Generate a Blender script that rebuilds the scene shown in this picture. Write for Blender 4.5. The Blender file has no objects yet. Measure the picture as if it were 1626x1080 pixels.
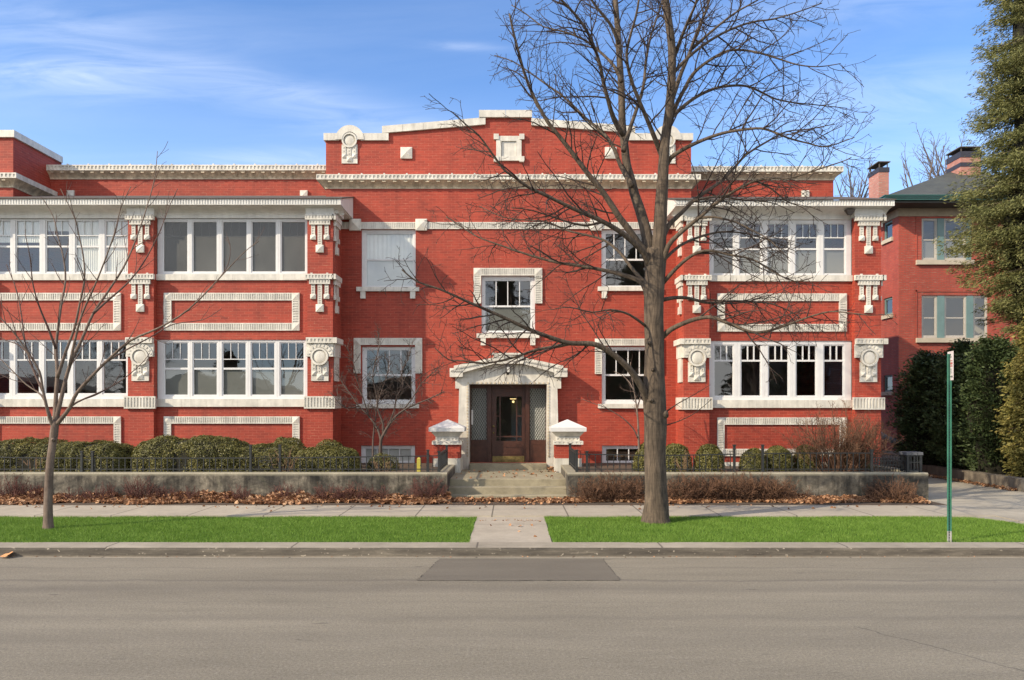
import bpy, math, random
import numpy as np
from mathutils import Vector, Matrix

scene = bpy.context.scene
COL = scene.collection
R = math.radians

# ------------------------------------------------------------------ camera
F = 1250.0           # focal length in photo pixels (photo 1626 wide)
CAMH = 2.35
HY = 645.0           # horizon row of the photo
cam = bpy.data.cameras.new("camera")
cam.sensor_width = 36.0
cam.lens = 36.0 * F / 1626.0
cam.shift_y = (HY - 540.0) / 1626.0
cam.clip_end = 3000
cam_o = bpy.data.objects.new("camera", cam)
cam_o.location = (0, 0, CAMH)
cam_o.rotation_euler = (R(90), 0, 0)
COL.objects.link(cam_o)
scene.camera = cam_o

# ------------------------------------------------------------------ light
SUN_TRAVEL = Vector((1.8, 1.0, -1.24)).normalized()
TO_SUN = -SUN_TRAVEL
SUN_EL = math.asin(TO_SUN.z)
SUN_ROT = math.atan2(TO_SUN.x, TO_SUN.y)
sun = bpy.data.lights.new("sun", 'SUN')
sun.energy = 4.1
sun.angle = R(0.55)
sun.color = (1.0, 0.85, 0.65)
sun_o = bpy.data.objects.new("sun", sun)
sun_o.rotation_euler = SUN_TRAVEL.to_track_quat('-Z', 'Y').to_euler()
sun_o.location = (-30, -20, 30)
COL.objects.link(sun_o)

scene.view_settings.view_transform = 'Standard'
scene.view_settings.look = 'None'
scene.view_settings.exposure = 0.52
scene.view_settings.gamma = 1.0
scene.cycles.max_bounces = 6
scene.cycles.transparent_max_bounces = 12
scene.cycles.use_adaptive_sampling = True


class NT:
    """small node helper"""
    def __init__(s, tree):
        s.t = tree

    def n(s, typ, _props=None, **ins):
        nd = s.t.nodes.new(typ)
        for k, v in (_props or {}).items():
            setattr(nd, k, v)
        for k, v in ins.items():
            key = int(k[1:]) if k[0] == 'i' and k[1:].isdigit() else k.replace('_', ' ')
            s.set(nd.inputs[key], v)
        return nd

    def set(s, sock, v):
        if isinstance(v, bpy.types.NodeSocket):
            s.t.links.new(v, sock)
        elif isinstance(v, bpy.types.Node):
            s.t.links.new(v.outputs[0], sock)
        else:
            if sock.type == 'RGBA' and len(v) == 3:
                v = (*v, 1)
            sock.default_value = v

    def math(s, op, a, b=None, clamp=False):
        nd = s.t.nodes.new('ShaderNodeMath')
        nd.operation = op
        nd.use_clamp = clamp
        s.set(nd.inputs[0], a)
        if b is not None:
            s.set(nd.inputs[1], b)
        return nd.outputs[0]

    def mix(s, f, a, b, mode='MIX'):
        nd = s.t.nodes.new('ShaderNodeMix')
        nd.data_type = 'RGBA'
        nd.blend_type = mode
        s.set(nd.inputs[0], f)
        s.set(nd.inputs[6], a)
        s.set(nd.inputs[7], b)
        return nd.outputs[2]

    def ramp(s, f, stops):
        nd = s.t.nodes.new('ShaderNodeValToRGB')
        cr = nd.color_ramp
        while len(cr.elements) < len(stops):
            cr.elements.new(0.5)
        for e, (p, c) in zip(cr.elements, stops):
            e.position = p
            if not isinstance(c, (tuple, list)):
                c = (c, c, c)
            e.color = (*c[:3], 1)
        s.set(nd.inputs[0], f)
        return nd.outputs[0]

    def noise(s, vec, scale, detail=4, rough=0.55, dist=0.0):
        nd = s.t.nodes.new('ShaderNodeTexNoise')
        s.set(nd.inputs['Vector'], vec)
        nd.inputs['Scale'].default_value = scale
        nd.inputs['Detail'].default_value = detail
        nd.inputs['Roughness'].default_value = rough
        nd.inputs['Distortion'].default_value = dist
        return nd.outputs[0]

    def mapv(s, vec, scale=(1, 1, 1), rot=(0, 0, 0), loc=(0, 0, 0)):
        nd = s.t.nodes.new('ShaderNodeMapping')
        s.set(nd.inputs['Vector'], vec)
        nd.inputs['Scale'].default_value = scale
        nd.inputs['Rotation'].default_value = rot
        nd.inputs['Location'].default_value = loc
        return nd.outputs[0]

    def pos(s):
        return s.t.nodes.new('ShaderNodeNewGeometry').outputs['Position']

    def bump(s, h, strength=0.3, dist=0.02):
        nd = s.t.nodes.new('ShaderNodeBump')
        nd.inputs['Strength'].default_value = strength
        nd.inputs['Distance'].default_value = dist
        s.set(nd.inputs['Height'], h)
        return nd.outputs[0]


# sky: Nishita plus thin cirrus drawn on the direction of the sky itself
world = bpy.data.worlds.new("World")
scene.world = world
world.use_nodes = True
wt = world.node_tree
wt.nodes.clear()
W = NT(wt)
sky = W.n('ShaderNodeTexSky', dict(sky_type='NISHITA', sun_disc=False))
sky.sun_elevation = SUN_EL
sky.sun_rotation = SUN_ROT
sky.altitude = 200
sky.air_density = 1.0
sky.dust_density = 0.35
sky.ozone_density = 2.2
gen = wt.nodes.new('ShaderNodeTexCoord').outputs['Generated']
sep = wt.nodes.new('ShaderNodeSeparateXYZ')
wt.links.new(gen, sep.inputs[0])
zz = W.math('ADD', W.math('MAXIMUM', sep.outputs[2], 0.0), 0.12)
cmb = wt.nodes.new('ShaderNodeCombineXYZ')
wt.links.new(W.math('DIVIDE', sep.outputs[0], zz), cmb.inputs[0])
wt.links.new(W.math('DIVIDE', sep.outputs[1], zz), cmb.inputs[1])
n1 = W.noise(W.mapv(cmb.outputs[0], scale=(0.5, 1.5, 1), rot=(0, 0, R(20)), loc=(3.1, 1.7, 0)), 1.2, 7, 0.62, 1.0)
n2 = W.noise(W.mapv(cmb.outputs[0], scale=(0.25, 0.4, 1), loc=(1.3, 5.2, 0)), 1.0, 3, 0.5)
cl = W.math('MULTIPLY', W.ramp(n1, [(0.40, 0.0), (0.75, 1.0)]), W.ramp(n2, [(0.42, 0.0), (0.62, 0.45)]))
# single cirrus wisps by bearing (x/y) and height (z/y)
yp = W.math('MAXIMUM', sep.outputs[1], 0.02)
su = W.math('DIVIDE', sep.outputs[0], yp)
sv = W.math('DIVIDE', sep.outputs[2], yp)
fib = wt.nodes.new('ShaderNodeCombineXYZ')
wt.links.new(su, fib.inputs[0]); wt.links.new(sv, fib.inputs[1])
fn = W.noise(W.mapv(fib.outputs[0], scale=(4.5, 26, 1), rot=(0, 0, R(10))), 1.0, 7, 0.62, 0.9)
fr_ = W.ramp(fn, [(0.32, 0.0), (0.70, 1.0)])
for (cu, cv, hu, hv, sl, k) in ((-0.585, 0.423, 0.16, 0.030, -0.05, 1.0), (-0.31, 0.405, 0.24, 0.020, -0.22, 0.55), (-0.16, 0.345, 0.22, 0.028, -0.2, 0.35),
                                (-0.60, 0.495, 0.22, 0.03, -0.12, 0.45), (0.47, 0.395, 0.20, 0.045, 0.1, 0.45), (0.40, 0.50, 0.25, 0.03, 0.12, 0.35),
                                (-0.29, 0.315, 0.10, 0.012, 0.0, 0.8), (-0.063, 0.457, 0.05, 0.006, -0.05, 0.5), (0.52, 0.33, 0.14, 0.016, 0.05, 0.4)):
    du = W.math('SUBTRACT', su, cu)
    dv = W.math('SUBTRACT', W.math('SUBTRACT', sv, cv), W.math('MULTIPLY', du, sl))
    e = W.math('ADD', W.math('POWER', W.math('ABSOLUTE', W.math('DIVIDE', du, hu)), 2.0), W.math('POWER', W.math('ABSOLUTE', W.math('DIVIDE', dv, hv)), 2.0))
    g = W.math('MULTIPLY', W.math('POWER', 2.718, W.math('MULTIPLY', e, -1.0)), k)
    cl = W.math('ADD', cl, W.math('MULTIPLY', g, fr_))
cl = W.math('MULTIPLY', cl, 0.38, clamp=True)
hz = W.ramp(sep.outputs[2], [(0.05, 0.48), (0.22, 0.22), (0.38, 0.0)])
tint = W.mix(1.0, sky, (0.78, 0.98, 1.24), 'MULTIPLY')
tint = W.mix(hz, tint, (5.2, 6.4, 7.9))
skyc = W.mix(cl, tint, (7.6, 7.9, 8.4))
# broken bright cloud added in the unseen half of the sky behind the camera (it fills the shade and shows in the panes)
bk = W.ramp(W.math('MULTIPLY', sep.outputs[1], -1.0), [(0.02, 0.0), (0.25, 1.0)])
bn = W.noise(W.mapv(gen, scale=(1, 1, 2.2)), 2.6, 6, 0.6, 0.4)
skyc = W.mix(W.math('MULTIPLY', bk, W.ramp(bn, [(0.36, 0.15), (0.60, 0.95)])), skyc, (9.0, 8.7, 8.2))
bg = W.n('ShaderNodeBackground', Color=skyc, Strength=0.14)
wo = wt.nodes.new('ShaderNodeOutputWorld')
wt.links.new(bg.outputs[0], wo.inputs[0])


# ------------------------------------------------------------------ helpers
def X(px, d):
    return (px - 813.0) * d / F


def Z(py, d):
    return CAMH - (py - HY) * d / F


def P(px, py, d):
    return Vector((X(px, d), d, Z(py, d)))


class MB:
    """collects faces and links them as ONE mesh object"""
    def __init__(s):
        s.v = []
        s.f = []

    def quad(s, a, b, c, d):
        i = len(s.v)
        s.v += [tuple(a), tuple(b), tuple(c), tuple(d)]
        s.f.append((i, i + 1, i + 2, i + 3))

    def tri(s, a, b, c):
        i = len(s.v)
        s.v += [tuple(a), tuple(b), tuple(c)]
        s.f.append((i, i + 1, i + 2))

    def box(s, x0, x1, y0, y1, z0, z1):
        if x0 > x1: x0, x1 = x1, x0
        if y0 > y1: y0, y1 = y1, y0
        if z0 > z1: z0, z1 = z1, z0
        i = len(s.v)
        s.v += [(x0, y0, z0), (x1, y0, z0), (x1, y1, z0), (x0, y1, z0),
                (x0, y0, z1), (x1, y0, z1), (x1, y1, z1), (x0, y1, z1)]
        s.f += [(i, i + 3, i + 2, i + 1), (i + 4, i + 5, i + 6, i + 7), (i, i + 1, i + 5, i + 4),
                (i + 1, i + 2, i + 6, i + 5), (i + 2, i + 3, i + 7, i + 6), (i + 3, i, i + 4, i + 7)]
        return s

    def frustum(s, cx, cy, z0, hx0, hy0, z1, hx1, hy1):
        i = len(s.v)
        for (z, hx, hy) in ((z0, hx0, hy0), (z1, hx1, hy1)):
            s.v += [(cx - hx, cy - hy, z), (cx + hx, cy - hy, z), (cx + hx, cy + hy, z), (cx - hx, cy + hy, z)]
        s.f += [(i, i + 3, i + 2, i + 1), (i + 4, i + 5, i + 6, i + 7), (i, i + 1, i + 5, i + 4),
                (i + 1, i + 2, i + 6, i + 5), (i + 2, i + 3, i + 7, i + 6), (i + 3, i, i + 4, i + 7)]

    def poly_xz(s, pts, y0, y1):
        """closed outline in x,z extruded from y0 (front) to y1"""
        i = len(s.v); n = len(pts)
        s.v += [(x, y0, z) for x, z in pts] + [(x, y1, z) for x, z in pts]
        s.f.append(tuple(range(i, i + n)))
        s.f.append(tuple(range(i + 2 * n - 1, i + n - 1, -1)))
        for k in range(n):
            a, b = i + k, i + (k + 1) % n
            s.f.append((b, a, a + n, b + n))

    def poly_yz(s, pts, x0, x1):
        i = len(s.v); n = len(pts)
        s.v += [(x0, y, z) for y, z in pts] + [(x1, y, z) for y, z in pts]
        s.f.append(tuple(range(i + n - 1, i - 1, -1)))
        s.f.append(tuple(range(i + n, i + 2 * n)))
        for k in range(n):
            a, b = i + k, i + (k + 1) % n
            s.f.append((a, b, b + n, a + n))

    def poly_xy(s, pts, z0, z1):
        i = len(s.v); n = len(pts)
        s.v += [(x, y, z0) for x, y in pts] + [(x, y, z1) for x, y in pts]
        s.f.append(tuple(range(i + n - 1, i - 1, -1)))
        s.f.append(tuple(range(i + n, i + 2 * n)))
        for k in range(n):
            a, b = i + k, i + (k + 1) % n
            s.f.append((a, b, b + n, a + n))

    def panel(s, x0, x1, z0, z1, y, holes=(), reveal=0.1):
        """front sheet facing the street with rectangular holes and their reveals"""
        xs = sorted({x0, x1, *[h[0] for h in holes], *[h[1] for h in holes]})
        zs = sorted({z0, z1, *[h[2] for h in holes], *[h[3] for h in holes]})
        xs = [x for x in xs if x0 <= x <= x1]
        zs = [z for z in zs if z0 <= z <= z1]
        for a, b in zip(xs, xs[1:]):
            for c, d in zip(zs, zs[1:]):
                mx, mz = (a + b) / 2, (c + d) / 2
                if any(h[0] < mx < h[1] and h[2] < mz < h[3] for h in holes):
                    continue
                s.quad((a, y, c), (b, y, c), (b, y, d), (a, y, d))
        yb = y + reveal
        for h in holes:
            a, b, c, d = h
            s.quad((a, y, c), (a, y, d), (a, yb, d), (a, yb, c))
            s.quad((b, y, d), (b, y, c), (b, yb, c), (b, yb, d))
            s.quad((a, yb, c), (b, yb, c), (b, y, c), (a, y, c))
            s.quad((a, y, d), (b, y, d), (b, yb, d), (a, yb, d))

    def slab_panel(s, x0, x1, z0, z1, y, t, hole):
        """solid frame (front, back, outer and inner edges)"""
        s.panel(x0, x1, z0, z1, y, [hole], t)
        s.quad((x0, y, z1), (x0, y, z0), (x0, y + t, z0), (x0, y + t, z1))
        s.quad((x1, y, z0), (x1, y, z1), (x1, y + t, z1), (x1, y + t, z0))
        s.quad((x0, y, z1), (x1, y, z1), (x1, y + t, z1), (x0, y + t, z1))
        s.quad((x0, y + t, z0), (x1, y + t, z0), (x1, y, z0), (x0, y, z0))

    def pits(s, x0, x1, z0, z1, y, t, pitch, fw=0.55, fh=0.5, pit=0.02, vert=False, off=0.5):
        """moulded band: a slab whose face carries a row of square pits or slots"""
        if vert:
            U0, U1, V0, V1 = z0, z1, x0, x1
            q = lambda u, v, yy: (v, yy, u)
        else:
            U0, U1, V0, V1 = x0, x1, z0, z1
            q = lambda u, v, yy: (u, yy, v)
        n = max(1, int(round((U1 - U0) / pitch)))
        p = (U1 - U0) / n
        w = p * fw
        h = (V1 - V0) * fh
        va = V0 + (V1 - V0 - h) * off
        vb = va + h

        def fq(u0, u1, v0, v1, yy):
            s.quad(q(u0, v0, yy), q(u1, v0, yy), q(u1, v1, yy), q(u0, v1, yy))
        fq(U0, U1, V0, va, y)
        fq(U0, U1, vb, V1, y)
        u = U0
        for k in range(n):
            a = U0 + k * p + (p - w) / 2
            b = a + w
            fq(u, a, va, vb, y)
            fq(a, b, va, vb, y + pit)
            s.quad(q(a, va, y), q(b, va, y), q(b, va, y + pit), q(a, va, y + pit))
            s.quad(q(a, vb, y + pit), q(b, vb, y + pit), q(b, vb, y), q(a, vb, y))
            s.quad(q(a, va, y), q(a, va, y + pit), q(a, vb, y + pit), q(a, vb, y))
            s.quad(q(b, va, y + pit), q(b, va, y), q(b, vb, y), q(b, vb, y + pit))
            u = b
        fq(u, U1, va, vb, y)
        yb = y + t
        s.quad((x0, y, z1), (x1, y, z1), (x1, yb, z1), (x0, yb, z1))
        s.quad((x0, yb, z0), (x1, yb, z0), (x1, y, z0), (x0, y, z0))
        s.quad((x0, y, z0), (x0, y, z1), (x0, yb, z1), (x0, yb, z0))
        s.quad((x1, y, z1), (x1, y, z0), (x1, yb, z0), (x1, yb, z1))

    def pyramid(s, x0, x1, z0, z1, y, t, peak):
        """block with a shallow pyramid on its street face"""
        yb = y + t
        c = ((x0 + x1) / 2, y - peak, (z0 + z1) / 2)
        e = [(x0, y, z0), (x1, y, z0), (x1, y, z1), (x0, y, z1)]
        for k in range(4):
            s.tri(e[k], e[(k + 1) % 4], c)
        s.quad((x0, y, z1), (x1, y, z1), (x1, yb, z1), (x0, yb, z1))
        s.quad((x0, yb, z0), (x1, yb, z0), (x1, y, z0), (x0, y, z0))
        s.quad((x0, y, z0), (x0, y, z1), (x0, yb, z1), (x0, yb, z0))
        s.quad((x1, y, z1), (x1, y, z0), (x1, yb, z0), (x1, yb, z1))

    def dome(s, cx, cz, r, y, depth, n=24, rings=4):
        """shallow dome facing the street"""
        i = len(s.v)
        s.v.append((cx, y - depth, cz))
        for k in range(1, rings + 1):
            rr = r * k / rings
            yy = y - depth * math.sqrt(max(0, 1 - (k / rings) ** 2))
            for j in range(n):
                a = 2 * math.pi * j / n
                s.v.append((cx + rr * math.cos(a), yy, cz + rr * math.sin(a)))
        for j in range(n):
            s.f.append((i, i + 1 + j, i + 1 + (j + 1) % n))
        for k in range(rings - 1):
            for j in range(n):
                a = i + 1 + k * n
                s.f.append((a + j, a + n + j, a + n + (j + 1) % n, a + (j + 1) % n))

    def ring(s, cx, cz, r0, r1, y, t, a0=0, a1=360, n=24):
        """flat ring or arch facing the street, thickness t"""
        closed = abs(a1 - a0) >= 359
        m = n if closed else n + 1
        i = len(s.v)
        for j in range(m):
            a = R(a0 + (a1 - a0) * j / n)
            c, sn = math.cos(a), math.sin(a)
            s.v += [(cx + r0 * c, y, cz + r0 * sn), (cx + r1 * c, y, cz + r1 * sn),
                    (cx + r1 * c, y + t, cz + r1 * sn), (cx + r0 * c, y + t, cz + r0 * sn)]
        for j in range(n):
            a = i + 4 * j
            b = i + 4 * ((j + 1) % m)
            for k in range(4):
                s.f.append((a + k, a + (k + 1) % 4, b + (k + 1) % 4, b + k))
        if not closed:
            s.f.append((i, i + 1, i + 2, i + 3))
            e = i + 4 * n
            s.f.append((e + 3, e + 2, e + 1, e))

    def tube(s, pts, rad, n=5, cap=True):
        m = len(pts)
        i = len(s.v)
        ref = None
        for k in range(m):
            p = pts[k]
            t = (pts[min(k + 1, m - 1)] - pts[max(k - 1, 0)])
            if t.length < 1e-9:
                t = Vector((0, 0, 1))
            t.normalize()
            if ref is None:
                ref = t.orthogonal().normalized()
            else:
                ref = ref - t * ref.dot(t)
                ref = ref.normalized() if ref.length > 1e-6 else t.orthogonal().normalized()
            b = t.cross(ref)
            r = rad[k]
            for j in range(n):
                a = 2 * math.pi * j / n
                q = p + ref * (r * math.cos(a)) + b * (r * math.sin(a))
                s.v.append((q.x, q.y, q.z))
        for k in range(m - 1):
            a = i + k * n
            for j in range(n):
                j2 = (j + 1) % n
                s.f.append((a + j, a + j2, a + n + j2, a + n + j))
        if cap:
            s.f.append(tuple(range(i + n - 1, i - 1, -1)))
            s.f.append(tuple(range(i + (m - 1) * n, i + m * n)))

    def build(s, name, mat, parent=None, smooth=False):
        me = bpy.data.meshes.new(name)
        me.from_pydata(s.v, [], s.f)
        me.materials.append(mat)
        if smooth:
            me.polygons.foreach_set('use_smooth', [True] * len(me.polygons))
        me.update()
        o = bpy.data.objects.new(name, me)
        COL.objects.link(o)
        if parent is not None:
            attach(o, parent)
        return o


def attach(o, parent):
    o.parent = parent
    if parent.type == 'EMPTY':
        o.matrix_parent_inverse = Matrix.Translation(-Vector(parent.location))


def empty(name, loc):
    o = bpy.data.objects.new(name, None)
    o.empty_display_size = 0.3
    o.location = loc
    COL.objects.link(o)
    return o


def tag(o, label=None, cat=None, group=None, kind=None):
    if label: o['label'] = label
    if cat: o['category'] = cat
    if group: o['group'] = group
    if kind: o['kind'] = kind
    return o


def np_mesh(name, verts, nper, mat, parent=None):
    """verts (N*nper,3): N separate polygons of nper corners each"""
    verts = np.asarray(verts, dtype=np.float32).reshape(-1, 3)
    nv = len(verts); nf = nv // nper
    me = bpy.data.meshes.new(name)
    me.vertices.add(nv)
    me.vertices.foreach_set('co', verts.ravel())
    me.loops.add(nv)
    me.loops.foreach_set('vertex_index', np.arange(nv, dtype=np.int32))
    me.polygons.add(nf)
    me.polygons.foreach_set('loop_start', np.arange(0, nv, nper, dtype=np.int32))
    me.materials.append(mat)
    me.update(calc_edges=True)
    me.validate()
    o = bpy.data.objects.new(name, me)
    COL.objects.link(o)
    if parent is not None:
        attach(o, parent)
    return o


def copy_tree(o, parent=None):
    c = o.copy()
    COL.objects.link(c)
    if parent is not None:
        c.parent = parent
    for ch in list(o.children):
        copy_tree(ch, c)
    return c


# ------------------------------------------------------------------ materials
def material(name):
    m = bpy.data.materials.new(name)
    m.use_nodes = True
    nt = NT(m.node_tree)
    b = m.node_tree.nodes['Principled BSDF']
    return m, nt, b


def wall_uv(nt):
    """u along the wall, v up, on faces turned to the street or to the side"""
    g = nt.t.nodes.new('ShaderNodeNewGeometry')
    sp = nt.t.nodes.new('ShaderNodeSeparateXYZ'); nt.t.links.new(g.outputs['Position'], sp.inputs[0])
    sn = nt.t.nodes.new('ShaderNodeSeparateXYZ'); nt.t.links.new(g.outputs['True Normal'], sn.inputs[0])
    ax = nt.math('GREATER_THAN', nt.math('ABSOLUTE', sn.outputs[0]), 0.5)
    u = nt.math('ADD', nt.math('MULTIPLY', sp.outputs[0], nt.math('SUBTRACT', 1.0, ax)),
                nt.math('MULTIPLY', sp.outputs[1], ax))
    c = nt.t.nodes.new('ShaderNodeCombineXYZ')
    nt.t.links.new(u, c.inputs[0]); nt.t.links.new(sp.outputs[2], c.inputs[1])
    return c.outputs[0], g.outputs['Position'], sp


def brick_mat(name, c1, c2, mortar, bw=0.215, rh=0.071, mort=0.007, bumpy=0.25, blotch=0.25, rough=0.7):
    m, nt, b = material(name)
    uv, pos, sp = wall_uv(nt)
    br = nt.n('ShaderNodeTexBrick', Vector=uv, Color1=c1, Color2=c2, Mortar=mortar, Scale=1.0,
              Mortar_Size=mort, Mortar_Smooth=0.3, Bias=0.0, Brick_Width=bw, Row_Height=rh)
    br.offset = 0.5
    n = nt.noise(pos, 0.55, 5, 0.6)
    n2 = nt.noise(nt.mapv(pos, (1.5, 1.5, 9)), 2.2, 4, 0.6)
    k = nt.ramp(n, [(0.3, 1 - blotch), (0.7, 1 + blotch * 0.3)])
    k2 = nt.ramp(n2, [(0.3, 1 - blotch * 0.6), (0.7, 1.0 + blotch * 0.35)])
    col = nt.mix(1.0, br.outputs[0], k, 'MULTIPLY')
    col = nt.mix(1.0, col, k2, 'MULTIPLY')
    # worn paint along single joints
    n3 = nt.noise(nt.mapv(pos, (2.5, 2.5, 22)), 1.7, 3, 0.6)
    wear = nt.math('MULTIPLY', nt.math('MULTIPLY', br.outputs[1], nt.ramp(n3, [(0.56, 0.0), (0.68, 1.0)])), 0.55)
    col = nt.mix(wear, col, (min(1, mortar[0] * 1.25), mortar[1] * 3.0, mortar[2] * 3.2))
    stn = nt.noise(nt.mapv(pos, (3.2, 3.2, 0.35)), 1.0, 5, 0.7)
    col = nt.mix(1.0, col, nt.ramp(stn, [(0.28, 0.80), (0.50, 1.02)]), 'MULTIPLY')
    nt.set(b.inputs['Base Color'], col)
    b.inputs['Roughness'].default_value = rough
    h = nt.math('SUBTRACT', nt.math('MULTIPLY', nt.noise(pos, 40, 3), 0.35), br.outputs[1])
    nt.set(b.inputs['Normal'], nt.bump(h, bumpy, 0.008))
    return m


def plain_mat(name, c, rough=0.6, var=0.12, scale=3.0, bumpy=0.15, bscale=40, metal=0.0, streak=0.0):
    m, nt, b = material(name)
    pos = nt.pos()
    n = nt.noise(pos, scale, 5, 0.6)
    k = nt.ramp(n, [(0.3, 1 - var), (0.7, 1 + var * 0.6)])
    col = nt.mix(1.0, (*c, 1), k, 'MULTIPLY')
    if streak:
        s = nt.noise(nt.mapv(pos, (7, 7, 0.7)), 1.0, 5, 0.65)
        col = nt.mix(1.0, col, nt.ramp(s, [(0.36, 1 - streak), (0.6, 1.0)]), 'MULTIPLY')
    nt.set(b.inputs['Base Color'], col)
    b.inputs['Roughness'].default_value = rough
    b.inputs['Metallic'].default_value = metal
    if bumpy:
        nt.set(b.inputs['Normal'], nt.bump(nt.noise(pos, bscale, 4), bumpy, 0.006))
    return m


def island_mat(name, stops, rough=0.6, spec=0.3, trans=0.0, patch=0.3, pscale=2.0):
    """leaf colours that differ from leaf to leaf"""
    m, nt, b = material(name)
    g = nt.t.nodes.new('ShaderNodeNewGeometry')
    f = g.outputs['Random Per Island']
    n = nt.noise(g.outputs['Position'], pscale, 3)
    f2 = nt.math('ADD', nt.math('MULTIPLY', f, 1 - patch), nt.math('MULTIPLY', nt.ramp(n, [(0.3, 0.0), (0.7, 1.0)]), patch))
    col = nt.ramp(f2, stops)
    nt.set(b.inputs['Base Color'], col)
    b.inputs['Roughness'].default_value = rough
    b.inputs['Specular IOR Level'].default_value = spec
    if trans:
        tr = nt.n('ShaderNodeBsdfTranslucent', Color=col)
        mx = nt.n('ShaderNodeMixShader', i0=trans, i1=b.outputs[0], i2=tr.outputs[0])
        out = m.node_tree.nodes['Material Output']
        m.node_tree.links.new(mx.outputs[0], out.inputs[0])
    return m


M = {}
M['brick'] = brick_mat('painted red brick', (0.385, 0.049, 0.024), (0.295, 0.037, 0.019), (0.38, 0.077, 0.044), blotch=0.24)
M['house_brick'] = brick_mat('neighbour red brick', (0.44, 0.066, 0.038), (0.36, 0.052, 0.032), (0.26, 0.09, 0.062), mort=0.012, bumpy=0.3)
M['chimney_brick'] = brick_mat('pink chimney brick', (0.52, 0.20, 0.15), (0.44, 0.16, 0.12), (0.34, 0.2, 0.16), mort=0.016, blotch=0.15)
M['terra'] = plain_mat('white glazed terracotta', (0.68, 0.65, 0.575), 0.4, 0.2, 3.5, 0.14, 30, streak=0.2)
M['stone_sill'] = plain_mat('tan stone sill', (0.47, 0.42, 0.33), 0.8, 0.15, 3)
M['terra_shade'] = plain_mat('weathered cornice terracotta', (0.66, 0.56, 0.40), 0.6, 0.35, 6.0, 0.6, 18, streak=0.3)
M['white'] = plain_mat('white window paint', (0.66, 0.66, 0.655), 0.45, 0.06, 6, 0.05, 30)
M['eave'] = plain_mat('white eave paint', (0.70, 0.69, 0.65), 0.55, 0.1, 2, 0.05, 30, streak=0.12)
M['roof_edge'] = plain_mat('brown roofing felt', (0.10, 0.085, 0.075), 0.85, 0.3, 6)
M['wood'] = plain_mat('dark stained door wood', (0.062, 0.022, 0.013), 0.42, 0.35, 8, 0.2, 25)
M['brass'] = plain_mat('worn brass', (0.25, 0.19, 0.07), 0.4, 0.45, 9, 0.2, 12, metal=0.6)
M['iron'] = plain_mat('black painted iron', (0.022, 0.025, 0.026), 0.5, 0.2, 9)
M['lamp_metal'] = plain_mat('black lantern metal', (0.02, 0.02, 0.02), 0.4, 0.1, 9)
M['plaster'] = plain_mat('interior plaster', (0.42, 0.39, 0.33), 0.9, 0.08, 1.0, 0)
M['floor_in'] = plain_mat('interior floor', (0.16, 0.10, 0.06), 0.6, 0.2, 2.0, 0)
M['blind'] = plain_mat('grey solar blind', (0.20, 0.20, 0.185), 0.8, 0.12, 1.5, 0)
M['pale_blind'] = plain_mat('pale roller blind', (0.62, 0.62, 0.59), 0.8, 0.15, 1.5, 0)
M['curtain'] = plain_mat('white curtain cloth', (0.80, 0.79, 0.74), 0.9, 0.1, 2.0, 0)
M['shingle'] = brick_mat('grey asphalt shingle', (0.10, 0.105, 0.085), (0.075, 0.078, 0.066), (0.04, 0.04, 0.035), bw=0.3, rh=0.06, mort=0.008, bumpy=0.3)
M['green_trim'] = plain_mat('green gutter paint', (0.018, 0.10, 0.088), 0.4, 0.15, 3)
M['teal_trim'] = plain_mat('teal window paint', (0.13, 0.215, 0.215), 0.5, 0.12, 3)
M['stone_trim'] = plain_mat('tan limestone band', (0.36, 0.30, 0.21), 0.8, 0.2, 3)
M['black_band'] = plain_mat('black chimney paint', (0.03, 0.03, 0.045), 0.6, 0.2, 3)
M['pipe'] = plain_mat('sky tinted metal pipe', (0.20, 0.27, 0.36), 0.4, 0.1, 3)  # the blue of the sky is put into the metal colour
M['sign_white'] = plain_mat('reflective sign sheet', (0.66, 0.60, 0.60), 0.45, 0.05, 3, 0)
M['sign_red'] = plain_mat('faded red sign ink', (0.45, 0.12, 0.12), 0.5, 0.05, 3, 0)
M['sign_black'] = plain_mat('black sign ink', (0.03, 0.03, 0.03), 0.5, 0.05, 3, 0)
M['post_green'] = plain_mat('green sign post paint', (0.04, 0.17, 0.115), 0.6, 0.25, 6)
M['galv'] = plain_mat('galvanised steel', (0.5, 0.5, 0.48), 0.45, 0.2, 9, metal=0.4)
M['yellow'] = plain_mat('yellow plastic', (0.46, 0.40, 0.06), 0.5, 0.1, 5)
M['white_base'] = plain_mat('painted foundation', (0.62, 0.60, 0.53), 0.7, 0.2, 2.5, 0.2, 20, streak=0.25)


def glass_mat():
    m, nt, b = material('window glass')
    t = m.node_tree
    lw = nt.n('ShaderNodeLayerWeight', Blend=0.5)
    fac = nt.math('ADD', nt.math('MULTIPLY', nt.math('POWER', lw.outputs['Facing'], 4.0), 0.9), 0.11, clamp=True)
    pos = nt.pos()
    bmp = nt.bump(nt.noise(pos, 1.6, 2, 0.4), 0.05, 0.05)
    gl = nt.n('ShaderNodeBsdfGlossy', Color=(0.95, 0.97, 1.0), Roughness=0.015, Normal=bmp)
    tr = nt.n('ShaderNodeBsdfTransparent', Color=(0.86, 0.88, 0.87))
    mx = nt.n('ShaderNodeMixShader', i0=fac, i1=tr.outputs[0], i2=gl.outputs[0])
    t.links.new(mx.outputs[0], t.nodes['Material Output'].inputs[0])
    return m


M['glass'] = glass_mat()


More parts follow.
